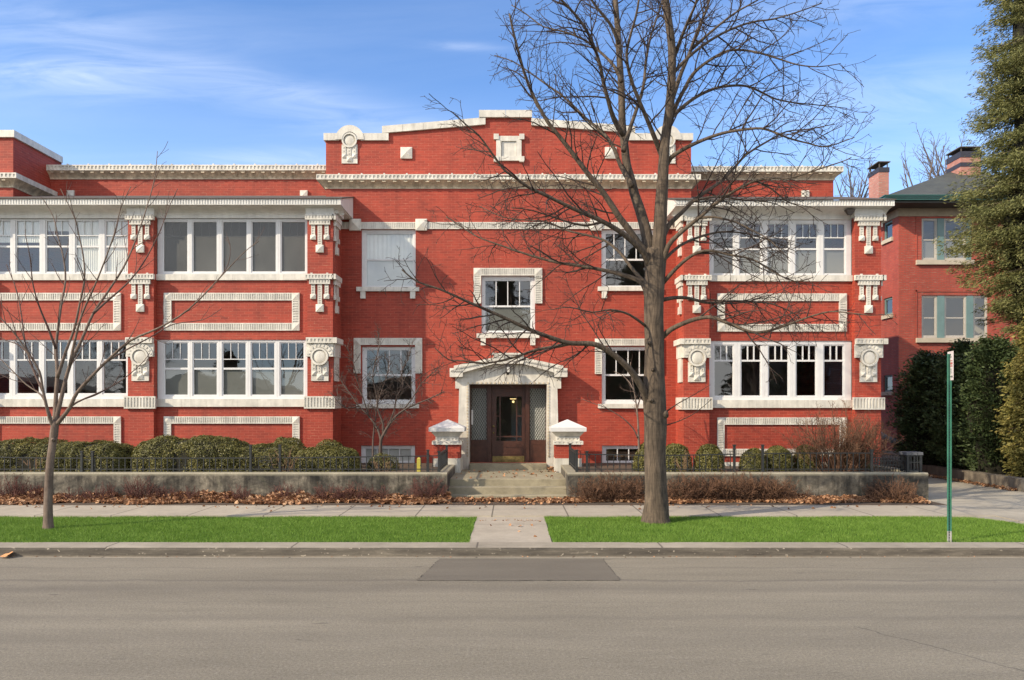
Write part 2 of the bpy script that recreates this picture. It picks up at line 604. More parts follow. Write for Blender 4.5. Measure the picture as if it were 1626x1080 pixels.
def screen_mat():
    m, nt, b = material('insect screen')
    t = m.node_tree
    pos = nt.pos()
    n = nt.noise(nt.mapv(pos, (1, 1, 0.6)), 1.3, 4, 0.6)
    col = nt.mix(1.0, (0.10, 0.10, 0.092, 1), nt.ramp(n, [(0.3, 0.7), (0.7, 1.25)]), 'MULTIPLY')
    df = nt.n('ShaderNodeBsdfDiffuse', Color=col)
    tr = nt.n('ShaderNodeBsdfTransparent', Color=(0.8, 0.8, 0.8))
    mx = nt.n('ShaderNodeMixShader', i0=0.72, i1=tr.outputs[0], i2=df.outputs[0])
    gl = nt.n('ShaderNodeBsdfGlossy', Color=(1, 1, 1), Roughness=0.12)
    m2 = nt.n('ShaderNodeMixShader', i0=0.035, i1=mx.outputs[0], i2=gl.outputs[0])
    t.links.new(m2.outputs[0], t.nodes['Material Output'].inputs[0])
    return m


M['screen'] = screen_mat()


def lattice_mat():
    """sidelight glass behind a diamond mesh"""
    m, nt, b = material('patterned sidelight glass')
    pos = nt.pos()
    sp = nt.t.nodes.new('ShaderNodeSeparateXYZ'); nt.t.links.new(pos, sp.inputs[0])
    a = nt.math('ADD', sp.outputs[0], nt.math('MULTIPLY', sp.outputs[2], 0.62))
    c = nt.math('SUBTRACT', sp.outputs[0], nt.math('MULTIPLY', sp.outputs[2], 0.62))
    f = 1 / 0.07
    da = nt.math('PINGPONG', nt.math('MULTIPLY', a, f), 0.5)
    dc = nt.math('PINGPONG', nt.math('MULTIPLY', c, f), 0.5)
    d = nt.math('MINIMUM', da, dc)
    k = nt.ramp(d, [(0.07, 1.0), (0.14, 0.0)])
    col = nt.mix(k, (0.065, 0.068, 0.06), (0.27, 0.28, 0.26))
    nt.set(b.inputs['Base Color'], col)
    b.inputs['Roughness'].default_value = 0.25
    nt.set(b.inputs['Normal'], nt.bump(k, 0.5, 0.01))
    return m


M['lattice'] = lattice_mat()


def emis(name, c, s):
    m, nt, b = material(name)
    b.inputs['Base Color'].default_value = (*c, 1)
    b.inputs['Emission Color'].default_value = (*c, 1)
    b.inputs['Emission Strength'].default_value = s
    return m


M['bulb'] = emis('lit vestibule bulb', (1.0, 0.72, 0.3), 1.6)


def ground_mats():
    # asphalt
    m, nt, b = material('worn asphalt')
    pos = nt.pos()
    big = nt.noise(nt.mapv(pos, (0.12, 0.8, 1)), 1.0, 5, 0.6)
    mid = nt.noise(nt.mapv(pos, (0.5, 2.4, 1)), 1.3, 6, 0.7)
    fine = nt.noise(pos, 95, 3, 0.75)
    spk = nt.n('ShaderNodeTexVoronoi', Vector=pos, Scale=60.0)
    grain = nt.noise(pos, 34, 4, 0.8)
    col = nt.ramp(big, [(0.3, (0.182, 0.161, 0.120)), (0.55, (0.22, 0.195, 0.146)), (0.75, (0.248, 0.22, 0.165))])
    col = nt.mix(1.0, col, nt.ramp(mid, [(0.3, 0.86), (0.65, 1.05)]), 'MULTIPLY')
    col = nt.mix(1.0, col, nt.ramp(fine, [(0.28, 0.55), (0.72, 1.42)]), 'MULTIPLY')
    col = nt.mix(1.0, col, nt.ramp(grain, [(0.34, 0.72), (0.66, 1.3)]), 'MULTIPLY')
    col = nt.mix(nt.math('MULTIPLY', nt.ramp(spk.outputs['Color'], [(0.80, 0.0), (0.9, 1.0)]), 0.25), col, (0.36, 0.33, 0.30))
    # dark tar specks stretched along the street
    tar = nt.noise(nt.mapv(pos, (1.3, 7, 1), loc=(3, 9, 0)), 1.9, 2, 0.5)
    col = nt.mix(nt.math('MULTIPLY', nt.ramp(tar, [(0.70, 0.0), (0.76, 1.0)]), 0.6), col, (0.05, 0.045, 0.04))
    # two long seams and one meandering crack
    sp = nt.t.nodes.new('ShaderNodeSeparateXYZ'); nt.t.links.new(pos, sp.inputs[0])
    wob = nt.noise(nt.mapv(pos, (0.7, 0.3, 1)), 1.5, 4, 0.65)
    yy = nt.math('ADD', sp.outputs[1], nt.math('MULTIPLY', wob, 0.35))
    for y0, w, k in ((11.45, 0.05, 0.30), (10.62, 0.07, 0.5), (10.15, 0.30, 0.30), (9.45, 0.05, 0.15), (8.75, 0.16, 0.24), (8.0, 0.5, 0.14)):
        d = nt.math('ABSOLUTE', nt.math('SUBTRACT', yy, y0 + 0.17))
        col = nt.mix(nt.math('MULTIPLY', nt.ramp(d, [(0.0, 1.0), (w, 0.0)]), k), col, (0.085, 0.075, 0.066))
    wob2 = nt.noise(pos, 3.0, 5, 0.7)
    lin = nt.math('ADD', nt.math('ADD', nt.math('MULTIPLY', sp.outputs[1], 0.62), sp.outputs[0]), nt.math('MULTIPLY', wob2, 0.22))
    d = nt.math('ABSOLUTE', nt.math('SUBTRACT', lin, 8.98))
    seg = nt.math('MULTIPLY', nt.ramp(d, [(0.0, 1.0), (0.022, 0.0)]), nt.math('LESS_THAN', sp.outputs[1], 8.4))
    seg = nt.math('MULTIPLY', seg, nt.math('GREATER_THAN', sp.outputs[0], 3.0))
    col = nt.mix(nt.math('MULTIPLY', seg, 0.7), col, (0.05, 0.045, 0.04))
    nt.set(b.inputs['Base Color'], col)
    b.inputs['Roughness'].default_value = 0.85
    nt.set(b.inputs['Normal'], nt.bump(fine, 0.35, 0.01))
    M['asphalt'] = m
    # darker patch
    m, nt, b = material('newer asphalt patch')
    pos = nt.pos()
    fine = nt.noise(pos, 95, 3, 0.75)
    big = nt.noise(nt.mapv(pos, (0.4, 2.0, 1)), 1.4, 5, 0.6)
    col = nt.ramp(big, [(0.3, (0.125, 0.110, 0.085)), (0.7, (0.155, 0.137, 0.106))])
    col = nt.mix(1.0, col, nt.ramp(fine, [(0.25, 0.65), (0.75, 1.3)]), 'MULTIPLY')
    nt.set(b.inputs['Base Color'], col)
    b.inputs['Roughness'].default_value = 0.85
    nt.set(b.inputs['Normal'], nt.bump(fine, 0.3, 0.01))
    M['patch'] = m

    def concrete(name, c, joints=None, ang=0.0, var=0.2, dark=0.0):
        m, nt, b = material(name)
        pos = nt.pos()
        big = nt.noise(pos, 0.7, 6, 0.65)
        mid = nt.noise(pos, 5.0, 5, 0.7)
        fine = nt.noise(pos, 110, 3, 0.7)
        col = nt.mix(1.0, (*c, 1), nt.ramp(big, [(0.3, 1 - var), (0.7, 1 + var * 0.4)]), 'MULTIPLY')
        col = nt.mix(1.0, col, nt.ramp(mid, [(0.3, 1 - var * 0.6), (0.7, 1.06)]), 'MULTIPLY')
        col = nt.mix(1.0, col, nt.ramp(fine, [(0.25, 0.82), (0.75, 1.14)]), 'MULTIPLY')
        if dark:
            st = nt.noise(pos, 1.6, 6, 0.75, 0.6)
            col = nt.mix(nt.ramp(st, [(0.47, 0.0), (0.66, dark)]), col, (c[0] * 0.35, c[1] * 0.34, c[2] * 0.31))
        if joints:
            sp = nt.t.nodes.new('ShaderNodeSeparateXYZ'); nt.t.links.new(pos, sp.inputs[0])
            for ax, pitch, off in joints:
                wv = nt.math('ADD', sp.outputs[ax], off)
                if ang:
                    wv = nt.math('ADD', wv, nt.math('MULTIPLY', sp.outputs[1 - ax], ang))
                p = nt.math('PINGPONG', wv, pitch / 2)
                d = nt.math('ABSOLUTE', p)
                col = nt.mix(nt.math('MULTIPLY', nt.ramp(d, [(0.008, 1.0), (0.02, 0.0)]), 0.75), col, (0.05, 0.043, 0.035))
        nt.set(b.inputs['Base Color'], col)
        b.inputs['Roughness'].default_value = 0.85
        nt.set(b.inputs['Normal'], nt.bump(fine, 0.2, 0.006))
        return m
    M['sidewalk'] = concrete('sidewalk concrete', (0.41, 0.365, 0.29), [(0, 1.52, 0.4)])
    M['walk'] = concrete('front walk concrete', (0.40, 0.355, 0.285), [(1, 2.9, -0.25)])
    M['drive'] = concrete('driveway concrete', (0.38, 0.345, 0.275), [(1, 3.0, 0.0)], var=0.25)
    M['curb'] = concrete('curb concrete', (0.35, 0.31, 0.245), [(0, 2.9, 0.55)], var=0.25, dark=0.15)
    M['step'] = concrete('step concrete', (0.35, 0.31, 0.215), None, var=0.3, dark=0.45)
    # curb face: dark splash stains with pale chipped spots
    m, nt, b = material('stained curb face')
    pos = nt.pos()
    st = nt.noise(nt.mapv(pos, (0.8, 3, 7)), 1.4, 6, 0.7)
    ch = nt.noise(nt.mapv(pos, (6, 6, 12)), 2.2, 3, 0.6)
    sp = nt.t.nodes.new('ShaderNodeSeparateXYZ'); nt.t.links.new(pos, sp.inputs[0])
    lowband = nt.ramp(sp.outputs[2], [(0.0, 0.6), (0.03, 0.0)])
    col = nt.ramp(st, [(0.35, (0.050, 0.043, 0.034)), (0.55, (0.10, 0.087, 0.068)), (0.74, (0.20, 0.175, 0.135))])
    col = nt.mix(nt.ramp(ch, [(0.64, 0.0), (0.70, 0.8)]), col, (0.42, 0.37, 0.29))
    col = nt.mix(lowband, col, (0.30, 0.26, 0.20))
    nt.set(b.inputs['Base Color'], col)
    b.inputs['Roughness'].default_value = 0.9
    nt.set(b.inputs['Normal'], nt.bump(ch, 0.4, 0.02))
    M['curb_face'] = m
    # old retaining wall
    m, nt, b = material('weathered retaining wall')
    pos = nt.pos()
    big = nt.noise(nt.mapv(pos, (0.9, 1, 1.2)), 1.3, 6, 0.7, 0.5)
    mid = nt.noise(pos, 7, 6, 0.75)
    stk = nt.noise(nt.mapv(pos, (5.0, 5.0, 0.55)), 1.0, 5, 0.7)
    fine = nt.noise(pos, 60, 4, 0.75)
    col = nt.ramp(big, [(0.36, (0.042, 0.040, 0.035)), (0.5, (0.115, 0.103, 0.082)), (0.66, (0.27, 0.24, 0.185))])
    col = nt.mix(1.0, col, nt.ramp(stk, [(0.40, 0.42), (0.60, 1.15)]), 'MULTIPLY')
    col = nt.mix(1.0, col, nt.ramp(mid, [(0.36, 0.55), (0.64, 1.22)]), 'MULTIPLY')
    moss = nt.noise(pos, 2.1, 5, 0.7)
    col = nt.mix(nt.ramp(moss, [(0.58, 0.0), (0.72, 0.45)]), col, (0.12, 0.125, 0.07))
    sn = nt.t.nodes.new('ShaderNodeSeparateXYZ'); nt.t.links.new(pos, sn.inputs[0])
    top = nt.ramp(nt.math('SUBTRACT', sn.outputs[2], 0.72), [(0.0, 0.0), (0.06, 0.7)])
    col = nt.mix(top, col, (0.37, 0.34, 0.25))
    col = nt.mix(1.0, col, nt.ramp(fine, [(0.25, 0.7), (0.75, 1.25)]), 'MULTIPLY')
    nt.set(b.inputs['Base Color'], col)
    b.inputs['Roughness'].default_value = 0.95
    nt.set(b.inputs['Normal'], nt.bump(nt.math('ADD', mid, nt.math('MULTIPLY', fine, 0.5)), 0.5, 0.02))
    M['ret_wall'] = m
    M['soil'] = plain_mat('bed soil', (0.085, 0.06, 0.04), 0.95, 0.4, 4, 0.6, 25)
    M['lawn'] = plain_mat('lawn ground', (0.06, 0.125, 0.02), 0.95, 0.35, 5, 0.5, 60)


ground_mats()
M['low_wall'] = plain_mat('old driveway wall concrete', (0.20, 0.17, 0.13), 0.95, 0.35, 2.5, 0.5, 25, streak=0.3)


def bark_mat(name, c0, c1, stretch=6.0, scale=9.0, bumpy=0.9):
    m, nt, b = material(name)
    pos = nt.pos()
    v = nt.mapv(pos, (stretch, stretch, 0.8))
    n = nt.noise(v, scale / 3, 6, 0.7, 0.8)
    n2 = nt.noise(pos, 3.0, 4, 0.6)
    n3 = nt.noise(nt.mapv(pos, (2, 2, 14)), 2.0, 3, 0.6)
    col = nt.ramp(n, [(0.34, c0), (0.62, c1)])
    col = nt.mix(1.0, col, nt.ramp(n2, [(0.3, 0.75), (0.7, 1.15)]), 'MULTIPLY')
    col = nt.mix(1.0, col, nt.ramp(n3, [(0.3, 0.86), (0.7, 1.06)]), 'MULTIPLY')
    nt.set(b.inputs['Base Color'], col)
    b.inputs['Roughness'].default_value = 0.92
    nt.set(b.inputs['Normal'], nt.bump(n, bumpy, 0.03))
    return m


M['bark'] = bark_mat('grey brown bark', (0.042, 0.031, 0.022), (0.145, 0.109, 0.076))
M['bark_young'] = bark_mat('smooth young bark', (0.105, 0.075, 0.058), (0.20, 0.15, 0.118), 4, 9, 0.3)
M['twig'] = plain_mat('dark twig bark', (0.048, 0.033, 0.026), 0.9, 0.35, 2.5, 0)
M['twig_young'] = plain_mat('red brown twig bark', (0.105, 0.065, 0.052), 0.9, 0.3, 3, 0)
M['twig_red'] = plain_mat('red bare stems', (0.125, 0.052, 0.040), 0.9, 0.35, 4, 0)
M['twig_orn'] = plain_mat('grey ornamental twig bark', (0.095, 0.070, 0.058), 0.9, 0.3, 3, 0)
M['twig_tan'] = plain_mat('tan bare shrub stems', (0.25, 0.155, 0.095), 0.9, 0.35, 4, 0)
M['twig_brown'] = island_mat('brown bare shrub twigs', [(0.0, (0.075, 0.042, 0.030)), (0.6, (0.14, 0.08, 0.052)), (1.0, (0.24, 0.135, 0.08))], 0.9, 0.1)
M['twig_far'] = plain_mat('hazy far twigs', (0.12, 0.10, 0.095), 0.9, 0.2, 2, 0)
M['box_leaf'] = island_mat('boxwood leaves', [(0.0, (0.040, 0.046, 0.014)), (0.45, (0.115, 0.112, 0.030)), (0.8, (0.20, 0.18, 0.045)), (1.0, (0.32, 0.26, 0.075))], 0.5, 0.4, 0.15, 0.35, 2.5)
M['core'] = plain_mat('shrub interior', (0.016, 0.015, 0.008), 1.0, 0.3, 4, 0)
M['yew_leaf'] = island_mat('dark yew needles', [(0.0, (0.03, 0.050, 0.02)), (0.6, (0.075, 0.108, 0.04)), (1.0, (0.13, 0.16, 0.058))], 0.55, 0.3, 0.1, 0.35, 1.3)
M['spruce_leaf'] = island_mat('olive spruce needles', [(0.0, (0.065, 0.075, 0.026)), (0.5, (0.165, 0.172, 0.060)), (1.0, (0.31, 0.295, 0.12))], 0.6, 0.25, 0.15, 0.3, 1.6)
M['gold_leaf'] = island_mat('yellow green cypress sprays', [(0.0, (0.09, 0.09, 0.026)), (0.5, (0.22, 0.20, 0.055)), (1.0, (0.40, 0.32, 0.10))], 0.6, 0.25, 0.15, 0.4, 1.6)
M['grass'] = island_mat('grass blades', [(0.0, (0.085, 0.165, 0.020)), (0.5, (0.155, 0.28, 0.040)), (1.0, (0.26, 0.38, 0.085))], 0.6, 0.2, 0.3, 0.3, 2.2)
M['litter'] = island_mat('fallen leaves', [(0.0, (0.11, 0.05, 0.025)), (0.35, (0.27, 0.135, 0.07)), (0.7, (0.43, 0.24, 0.13)), (1.0, (0.58, 0.40, 0.25))], 0.8, 0.2, 0.1, 0.25, 1.5)
M['orange_leaf'] = plain_mat('orange leaf', (0.62, 0.30, 0.12), 0.7, 0.25, 20)
# ------------------------------------------------------------------ setting
def sheet(name, pts, z, mat, kind='structure', zs=None):
    mb = MB()
    i = len(mb.v)
    for k, (x, y) in enumerate(pts):
        mb.v.append((x, y, zs[k] if zs else z))
    mb.f.append(tuple(range(len(pts))))
    return tag(mb.build(name, mat), kind=kind)


Y_CF = 12.25      # curb face
Y_CB = 12.73      # back of curb
Y_SF = 15.70      # sidewalk front edge
Y_SB = 17.30      # sidewalk back edge
Y_RW = 18.30      # retaining wall face
sheet('ground', [(-700, -700), (700, -700), (700, 900), (-700, 900)], -0.06, M['soil'])
sheet('road', [(-80, -6), (80, -6), (80, Y_CF + 0.02), (-80, Y_CF + 0.02)], 0.0, M['asphalt'])
pp = [(X(698, 12.1), 12.1), (X(662, 10.6), 10.6), (X(985, 10.6), 10.6), (X(957, 12.1), 12.1)]
sheet('asphalt_patch', pp, 0.004, M['patch'])
rngp = random.Random(2)
mb = MB()
for (p, q) in ((pp[0], pp[1]), (pp[2], pp[3]), (pp[1], pp[2])):
    n = 30
    prev = None
    for k in range(n + 1):
        x = p[0] + (q[0] - p[0]) * k / n + rngp.uniform(-0.012, 0.012)
        y = p[1] + (q[1] - p[1]) * k / n + rngp.uniform(-0.012, 0.012)
        w = rngp.uniform(0.001, 0.006)
        if prev and rngp.random() < 0.55:
            (a, b_, w0) = prev
            dx, dy = (0, 1) if abs(q[0] - p[0]) > 2 else (1, 0)
            mb.quad((a - dx * w0, b_ - dy * w0, 0.008), (x - dx * w, y - dy * w, 0.008), (x + dx * w, y + dy * w, 0.008), (a + dx * w0, b_ + dy * w0, 0.008))
        prev = (x, y, w)
tag(mb.build('asphalt_crack', plain_mat('dark crack filler', (0.045, 0.04, 0.035), 0.9, 0.2, 5, 0)), kind='structure')

mb = MB()
prof = [(Y_CF, -0.05), (Y_CF, 0.012), (Y_CF + 0.025, 0.110), (Y_CF + 0.055, 0.138), (Y_CF + 0.10, 0.147), (Y_CB, 0.15), (Y_CB, -0.05)]
mb.poly_yz(prof, -60, 60)
cb = mb.build('curb', M['curb'])
cb.data.materials.append(M['curb_face'])
for p in cb.data.polygons:
    c = p.center
    if c.y < Y_CF + 0.045 and abs(p.normal.x) < 0.5:
        p.material_index = 1
tag(cb, kind='structure')

mb = MB()   # thin gutter rim of silt at the foot of the curb
sheet('gutter_silt', [(-60, Y_CF - 0.07), (60, Y_CF - 0.07), (60, Y_CF + 0.01), (-60, Y_CF + 0.01)], 0.003, M['curb'])

WL, WR = -0.69, 0.635
sheet('lawn', [(-60, Y_CB - 0.005), (WL, Y_CB - 0.005), (WL, Y_SF + 0.03), (-60, Y_SF + 0.03)], 0.132, M['lawn'])
lawn_r = [(WR, Y_CB - 0.005), (9.62, Y_CB - 0.005), (9.62, 13.7), (9.56, 14.5), (9.46, 15.1), (9.2, 15.55), (8.9, Y_SF + 0.03), (WR, Y_SF + 0.03)]
sheet('lawn', lawn_r, 0.132, M['lawn'])
sheet('front_walk', [(WL - 0.01, Y_CB - 0.01), (WR + 0.01, Y_CB - 0.01), (WR + 0.01, Y_SF + 0.02), (WL - 0.01, Y_SF + 0.02)], 0.140, M['walk'])
mb = MB()
mb.poly_xy([(9.63, Y_CB - 0.004), (9.65, Y_SF - 0.001), (8.9, Y_SF - 0.001), (9.2, 15.56), (9.46, 15.1), (9.56, 14.5), (9.62, 13.7), (9.62, Y_CB - 0.004)], 0.0, 0.15)
tag(mb.build('driveway_apron', M['drive']), kind='structure')
mb = MB()
mb.box(-60, 9.659, Y_SF, Y_SB, -0.05, 0.17)
tag(mb.build('sidewalk', M['sidewalk']), kind='structure')
mb = MB()
mb.poly_xy([(9.66, Y_CB), (30, Y_CB), (30, Y_SB + 1.2), (13.0, Y_SB + 1.8), (13.0, 46), (9.66, 46)], 0.0, 0.166)
tag(mb.build('driveway', M['drive']), kind='structure')
sheet('planting_strip', [(-60, Y_SB - 0.02), (9.72, Y_SB - 0.02), (9.72, Y_RW + 0.1), (-60, Y_RW + 0.1)], 0.162, M['soil'])

RWX0, RWX1 = -1.51, 1.30       # ends of the two retaining walls at the steps
RWE = 9.68
YARD = 0.74
for nm, a, b in (('yard', -40, RWX0 - 0.2), ('yard', RWX1 + 0.2, RWE - 0.2)):
    sheet(nm, [(a, Y_RW + 0.2), (b, Y_RW + 0.2), (b, 24), (a, 24)], YARD, M['soil'])

# retaining walls (with the cheek that returns beside the steps)
def retaining(x_end, x_far, label, outer=False):
    mb = MB()
    s = 1 if x_far > x_end else -1
    bev = 0.025
    zt = 0.80
    pr = [(Y_RW, 0.0), (Y_RW, zt - bev), (Y_RW + bev, zt), (Y_RW + 0.26, zt), (Y_RW + 0.26, 0.0)]
    mb.poly_yz(pr, min(x_end, x_far), max(x_end, x_far))
    mb.box(x_end + s * 0.001, x_end + s * 0.24, Y_RW + 0.261, 20.9, 0.0, zt - 0.002)
    if outer:
        mb.box(x_far - 0.27, x_far - 0.001, Y_RW + 0.261, 24.0, 0.0, zt - 0.002)
    o = mb.build('retaining_wall', M['ret_wall'])
    o.data.update()
    return tag(o, label, 'wall')


retaining(RWX0, -40, 'long stained concrete retaining wall left of the entrance steps, bare wall above fallen leaves')
retaining(RWX1, RWE, 'stained concrete retaining wall right of the entrance steps, ending at the driveway', True)

# entrance steps and landing
st = empty('entrance_steps', (-0.1, 19.8, 0.15))
tag(st, 'concrete entrance steps with a landing between two retaining walls', 'steps')
xa, xb = RWX0 + 0.003, RWX1 - 0.003
mb = MB()
for y, z in ((18.55, 0.25), (18.80, 0.416), (19.10, 0.584)):
    pass
lv = [(18.55, 0.25), (18.80, 0.416), (19.10, 0.584)]
for k, (y, z) in enumerate(lv):
    y1 = lv[k + 1][0] if k < 2 else 21.75
    pr = [(y, 0.05), (y, z - 0.012), (y + 0.012, z), (y1 - 0.0005, z), (y1 - 0.0005, 0.05)]
    if k < 2:
        mb.poly_yz(pr, xa, xb)
        mb.build('step', M['step'], st)
        mb = MB()
mb.poly_yz([(19.10, 0.05), (19.10, 0.572), (19.112, 0.584), (20.9, 0.584), (20.9, 0.05)], xa, xb)
mb.build('landing', M['step'], st)
mb = MB()
mb.box(-2.3, 2.1, 20.901, 22.28, 0.05, 0.582)
mb.build('landing', M['step'], st)
mb = MB()
mb.box(X(745.5, 21.75), X(868, 21.75), 21.75, 22.38, 0.55, 0.745)
mb.build('step', M['step'], st)

# ------------------------------------------------------------------ apartment building
C0 = -0.098
D_C, D_P, D_S, D_W = 22.30, 21.00, 21.20, 24.10
B = empty('apartment_building', (C0, D_C, 0.6))
tag(B, 'long two storey painted red brick apartment building with white terracotta trim', 'building')


def zc(py): return Z(py, D_C)
def xc(px): return X(px, D_C)
def zs_(py): return Z(py, D_S)
def xs_(px): return X(px, D_S)


def window(x0, x1, z0, z1, g, y, muntin_z=None, muntin_x=(), rail=None, inner=False, blind=None,
           blind_z=None, thick=0.022, sill=None, parent=None, mat='white', back=0.0, vtop=None, pane='glass'):
    """g = glass opening (x0,x1,z0,z1)"""
    parent = parent or B
    gx0, gx1, gz0, gz1 = g
    mb = MB()
    sx = min(0.034, (gx0 - x0) * 0.6)
    sx2 = min(0.034, (x1 - gx1) * 0.6)
    hole = (gx0 - sx, gx1 + sx2, gz0 - 0.035, gz1 + 0.03)
    mb.slab_panel(x0, x1, z0, z1, y, 0.07, hole)
    e = 0.0006
    mb.slab_panel(hole[0] + e, hole[1] - e, hole[2] + e, hole[3] - e, y + 0.018, 0.034, g)
    yi = y + (0.052 if inner else 0.022)
    yj = yi + (0.012 if inner else 0.022)
    if rail is not None:
        mb.box(gx0 - 0.001, gx1 + 0.001, y + 0.021, y + 0.045, rail - 0.028, rail + 0.022)
    if muntin_z is not None:
        mb.box(gx0 - 0.001, gx1 + 0.001, yi, yj, muntin_z - thick * 0.7, muntin_z + thick * 0.7)
        top = gz1
        for mx in muntin_x:
            mb.box(mx - thick / 2, mx + thick / 2, yi + 0.001, yj - 0.001, muntin_z + thick * 0.7, top + 0.001)
    elif vtop is not None:
        for mx in muntin_x:
            mb.box(mx - thick / 2, mx + thick / 2, yi + 0.001, yj - 0.001, vtop, gz1 + 0.001)
    w = mb.build('window', M[mat], parent)
    pb = MB()
    yg = y + 0.047
    pb.quad((gx0 - 0.01, yg, gz0 - 0.01), (gx1 + 0.01, yg, gz0 - 0.01), (gx1 + 0.01, yg, gz1 + 0.01), (gx0 - 0.01, yg, gz1 + 0.01))
    pb.build('pane', M[pane], w)
    if blind:
        bz0, bz1 = blind_z if blind_z else (gz0 - 0.05, gz1 + 0.05)
        bb = MB()
        yb = y + 0.068
        if blind == 'curtain':
            n = 22
            for k in range(n):
                a = gx0 - 0.03 + (gx1 - gx0 + 0.06) * k / n
                b2 = gx0 - 0.03 + (gx1 - gx0 + 0.06) * (k + 1) / n
                ya = yb + (0.02 if k % 2 else 0.0)
                yc = yb + (0.0 if k % 2 else 0.02)
                bb.quad((a, ya, bz0), (b2, yc, bz0), (b2, yc, bz1), (a, ya, bz1))
            bb.build('curtain', M['curtain'], w)
        else:
            bb.box(gx0 - 0.03, gx1 + 0.03, yb, yb + 0.006, bz0, bz1)
            bb.build('blind', M[blind], w)
    if sill:
        sill(w)
    return w


# --- main walls
xl_c, xr_c = -5.272, 5.076


def mir(px):
    return 2 * 807.5 - px


cw = []        # holes in the central wall, from the photo
H = {}
H['ul'] = (574, 660, 363.9, 457.3)
H['ur'] = (955, 1041, 363.9, 457.3)
H['um'] = (764.6, 849.6, 438.0, 529.8)
H['ll'] = (574.7, 659.4, 550.5, 643.0)
H['lr'] = (955.6, 1040.3, 550.5, 643.0)
H['bl'] = (573.0, 659.0, 707.5, 738.0)
H['br'] = (956.0, 1042.0, 707.5, 738.0)
holes = [(xc(a), xc(b), zc(d), zc(c)) for a, b, c, d in H.values()]
door_hole = (xc(745.2), xc(868.6), 0.75, zc(609.8))
mb = MB()
mb.panel(xl_c, xr_c, 0.3, zc(280), D_C, holes + [door_hole], 0.16)
# gabled parapet above the cornice, built solid
pz = lambda px, py: (xc(px), zc(py))
par = [(xl_c, zc(280.2)), (xr_c, zc(280.2)), (xr_c, zc(222)), (xc(1000), zc(222)), (xc(998), zc(211)), (xc(845), zc(197)),
       (xc(844), zc(186)), (xc(770.8), zc(186)), (xc(770.8), zc(197)), (xc(617), zc(211)), (xc(615), zc(222)), (xl_c, zc(222))]
mb.poly_xz(par, D_C, D_C + 0.4)
for sx in (xl_c, xr_c):
    s = 1 if sx < 0 else -1
    mb.box(sx, sx + s * 0.4, D_C + 0.401, D_W + 0.6, zc(300), zc(222))
    mb.quad((sx, D_C, 0.3), (sx, D_W, 0.3), (sx, D_W, zc(300)), (sx, D_C, zc(300)))
mb.build('wall', M['brick'], B)

# left block of the same building, at the edge of the picture
xb_l = -14.13
mb = MB()
mb.panel(-24, xb_l, 0.3, zc(217), D_C, (), 0.2)
mb.box(xb_l - 0.4, xb_l, D_C + 0.001, D_W + 0.6, 0.3, zc(217))
mb.build('wall', M['brick'], B)
# wings behind the bays
zw_top = Z(264, D_W)
for a, b in ((xb_l, xl_c), (xr_c, 9.84)):
    mb = MB()
    mb.box(a + 0.001, b - 0.001, D_W, D_W + 0.3, 7.9, zw_top)
    mb.build('wall', M['brick'], B)
# side and rear walls, flat roof, floors and rooms behind the windows
mb = MB()
mb.box(9.54, 9.84, D_W + 0.301, 42, 0.0, zw_top)
mb.box(9.56, 9.839, D_S + 0.3, D_W + 0.3, 0.0, 7.85)
mb.build('wall', M['brick'], B)
mb = MB()
mb.box(-24, 9.5, 41.7, 42, 0, 8.8)
mb.build('wall', M['brick'], B)
mb = MB()
mb.box(-24, 9.53, D_W + 0.301, 41.69, 8.62, 8.78)
mb.build('roof', M['roof_edge'], B)
mb = MB()
mb.box(-24, 9.5, 26.2, 26.3, 0.0, 8.6)
for x in (-14.3, -5.05, 4.85):
    mb.box(x, x + 0.1, D_C + 0.2, 26.19, 0.0, 8.6)
mb.build('interior_wall', M['plaster'], B)
mb = MB()
for z in (0.9, 4.85):
    mb.box(-24, 9.5, D_C + 0.21, 26.18, z, z + 0.15)
    mb.box(-24, -5.0, D_S + 0.35, D_C + 0.20, z, z + 0.15)
    mb.box(4.9, 9.5, D_S + 0.35, D_C + 0.20, z, z + 0.15)
mb.build('interior_floor', M['floor_in'], B)
mb = MB()
mb.box(xl_c + 0.1, xr_c - 0.1, D_C + 0.41, D_W + 0.299, 8.62, 8.77)
mb.build('roof', M['roof_edge'], B)

# white foundation strip
mb = MB()
mb.box(xl_c + 0.2, xc(722), D_C - 0.04, D_C + 0.1, 0.3, zc(740))
mb.build('foundation', M['white_base'], B)
mb = MB()
mb.box(xc(893), xr_c - 0.2, D_C - 0.04, D_C + 0.1, 0.3, zc(740))
mb.build('foundation', M['white_base'], B)


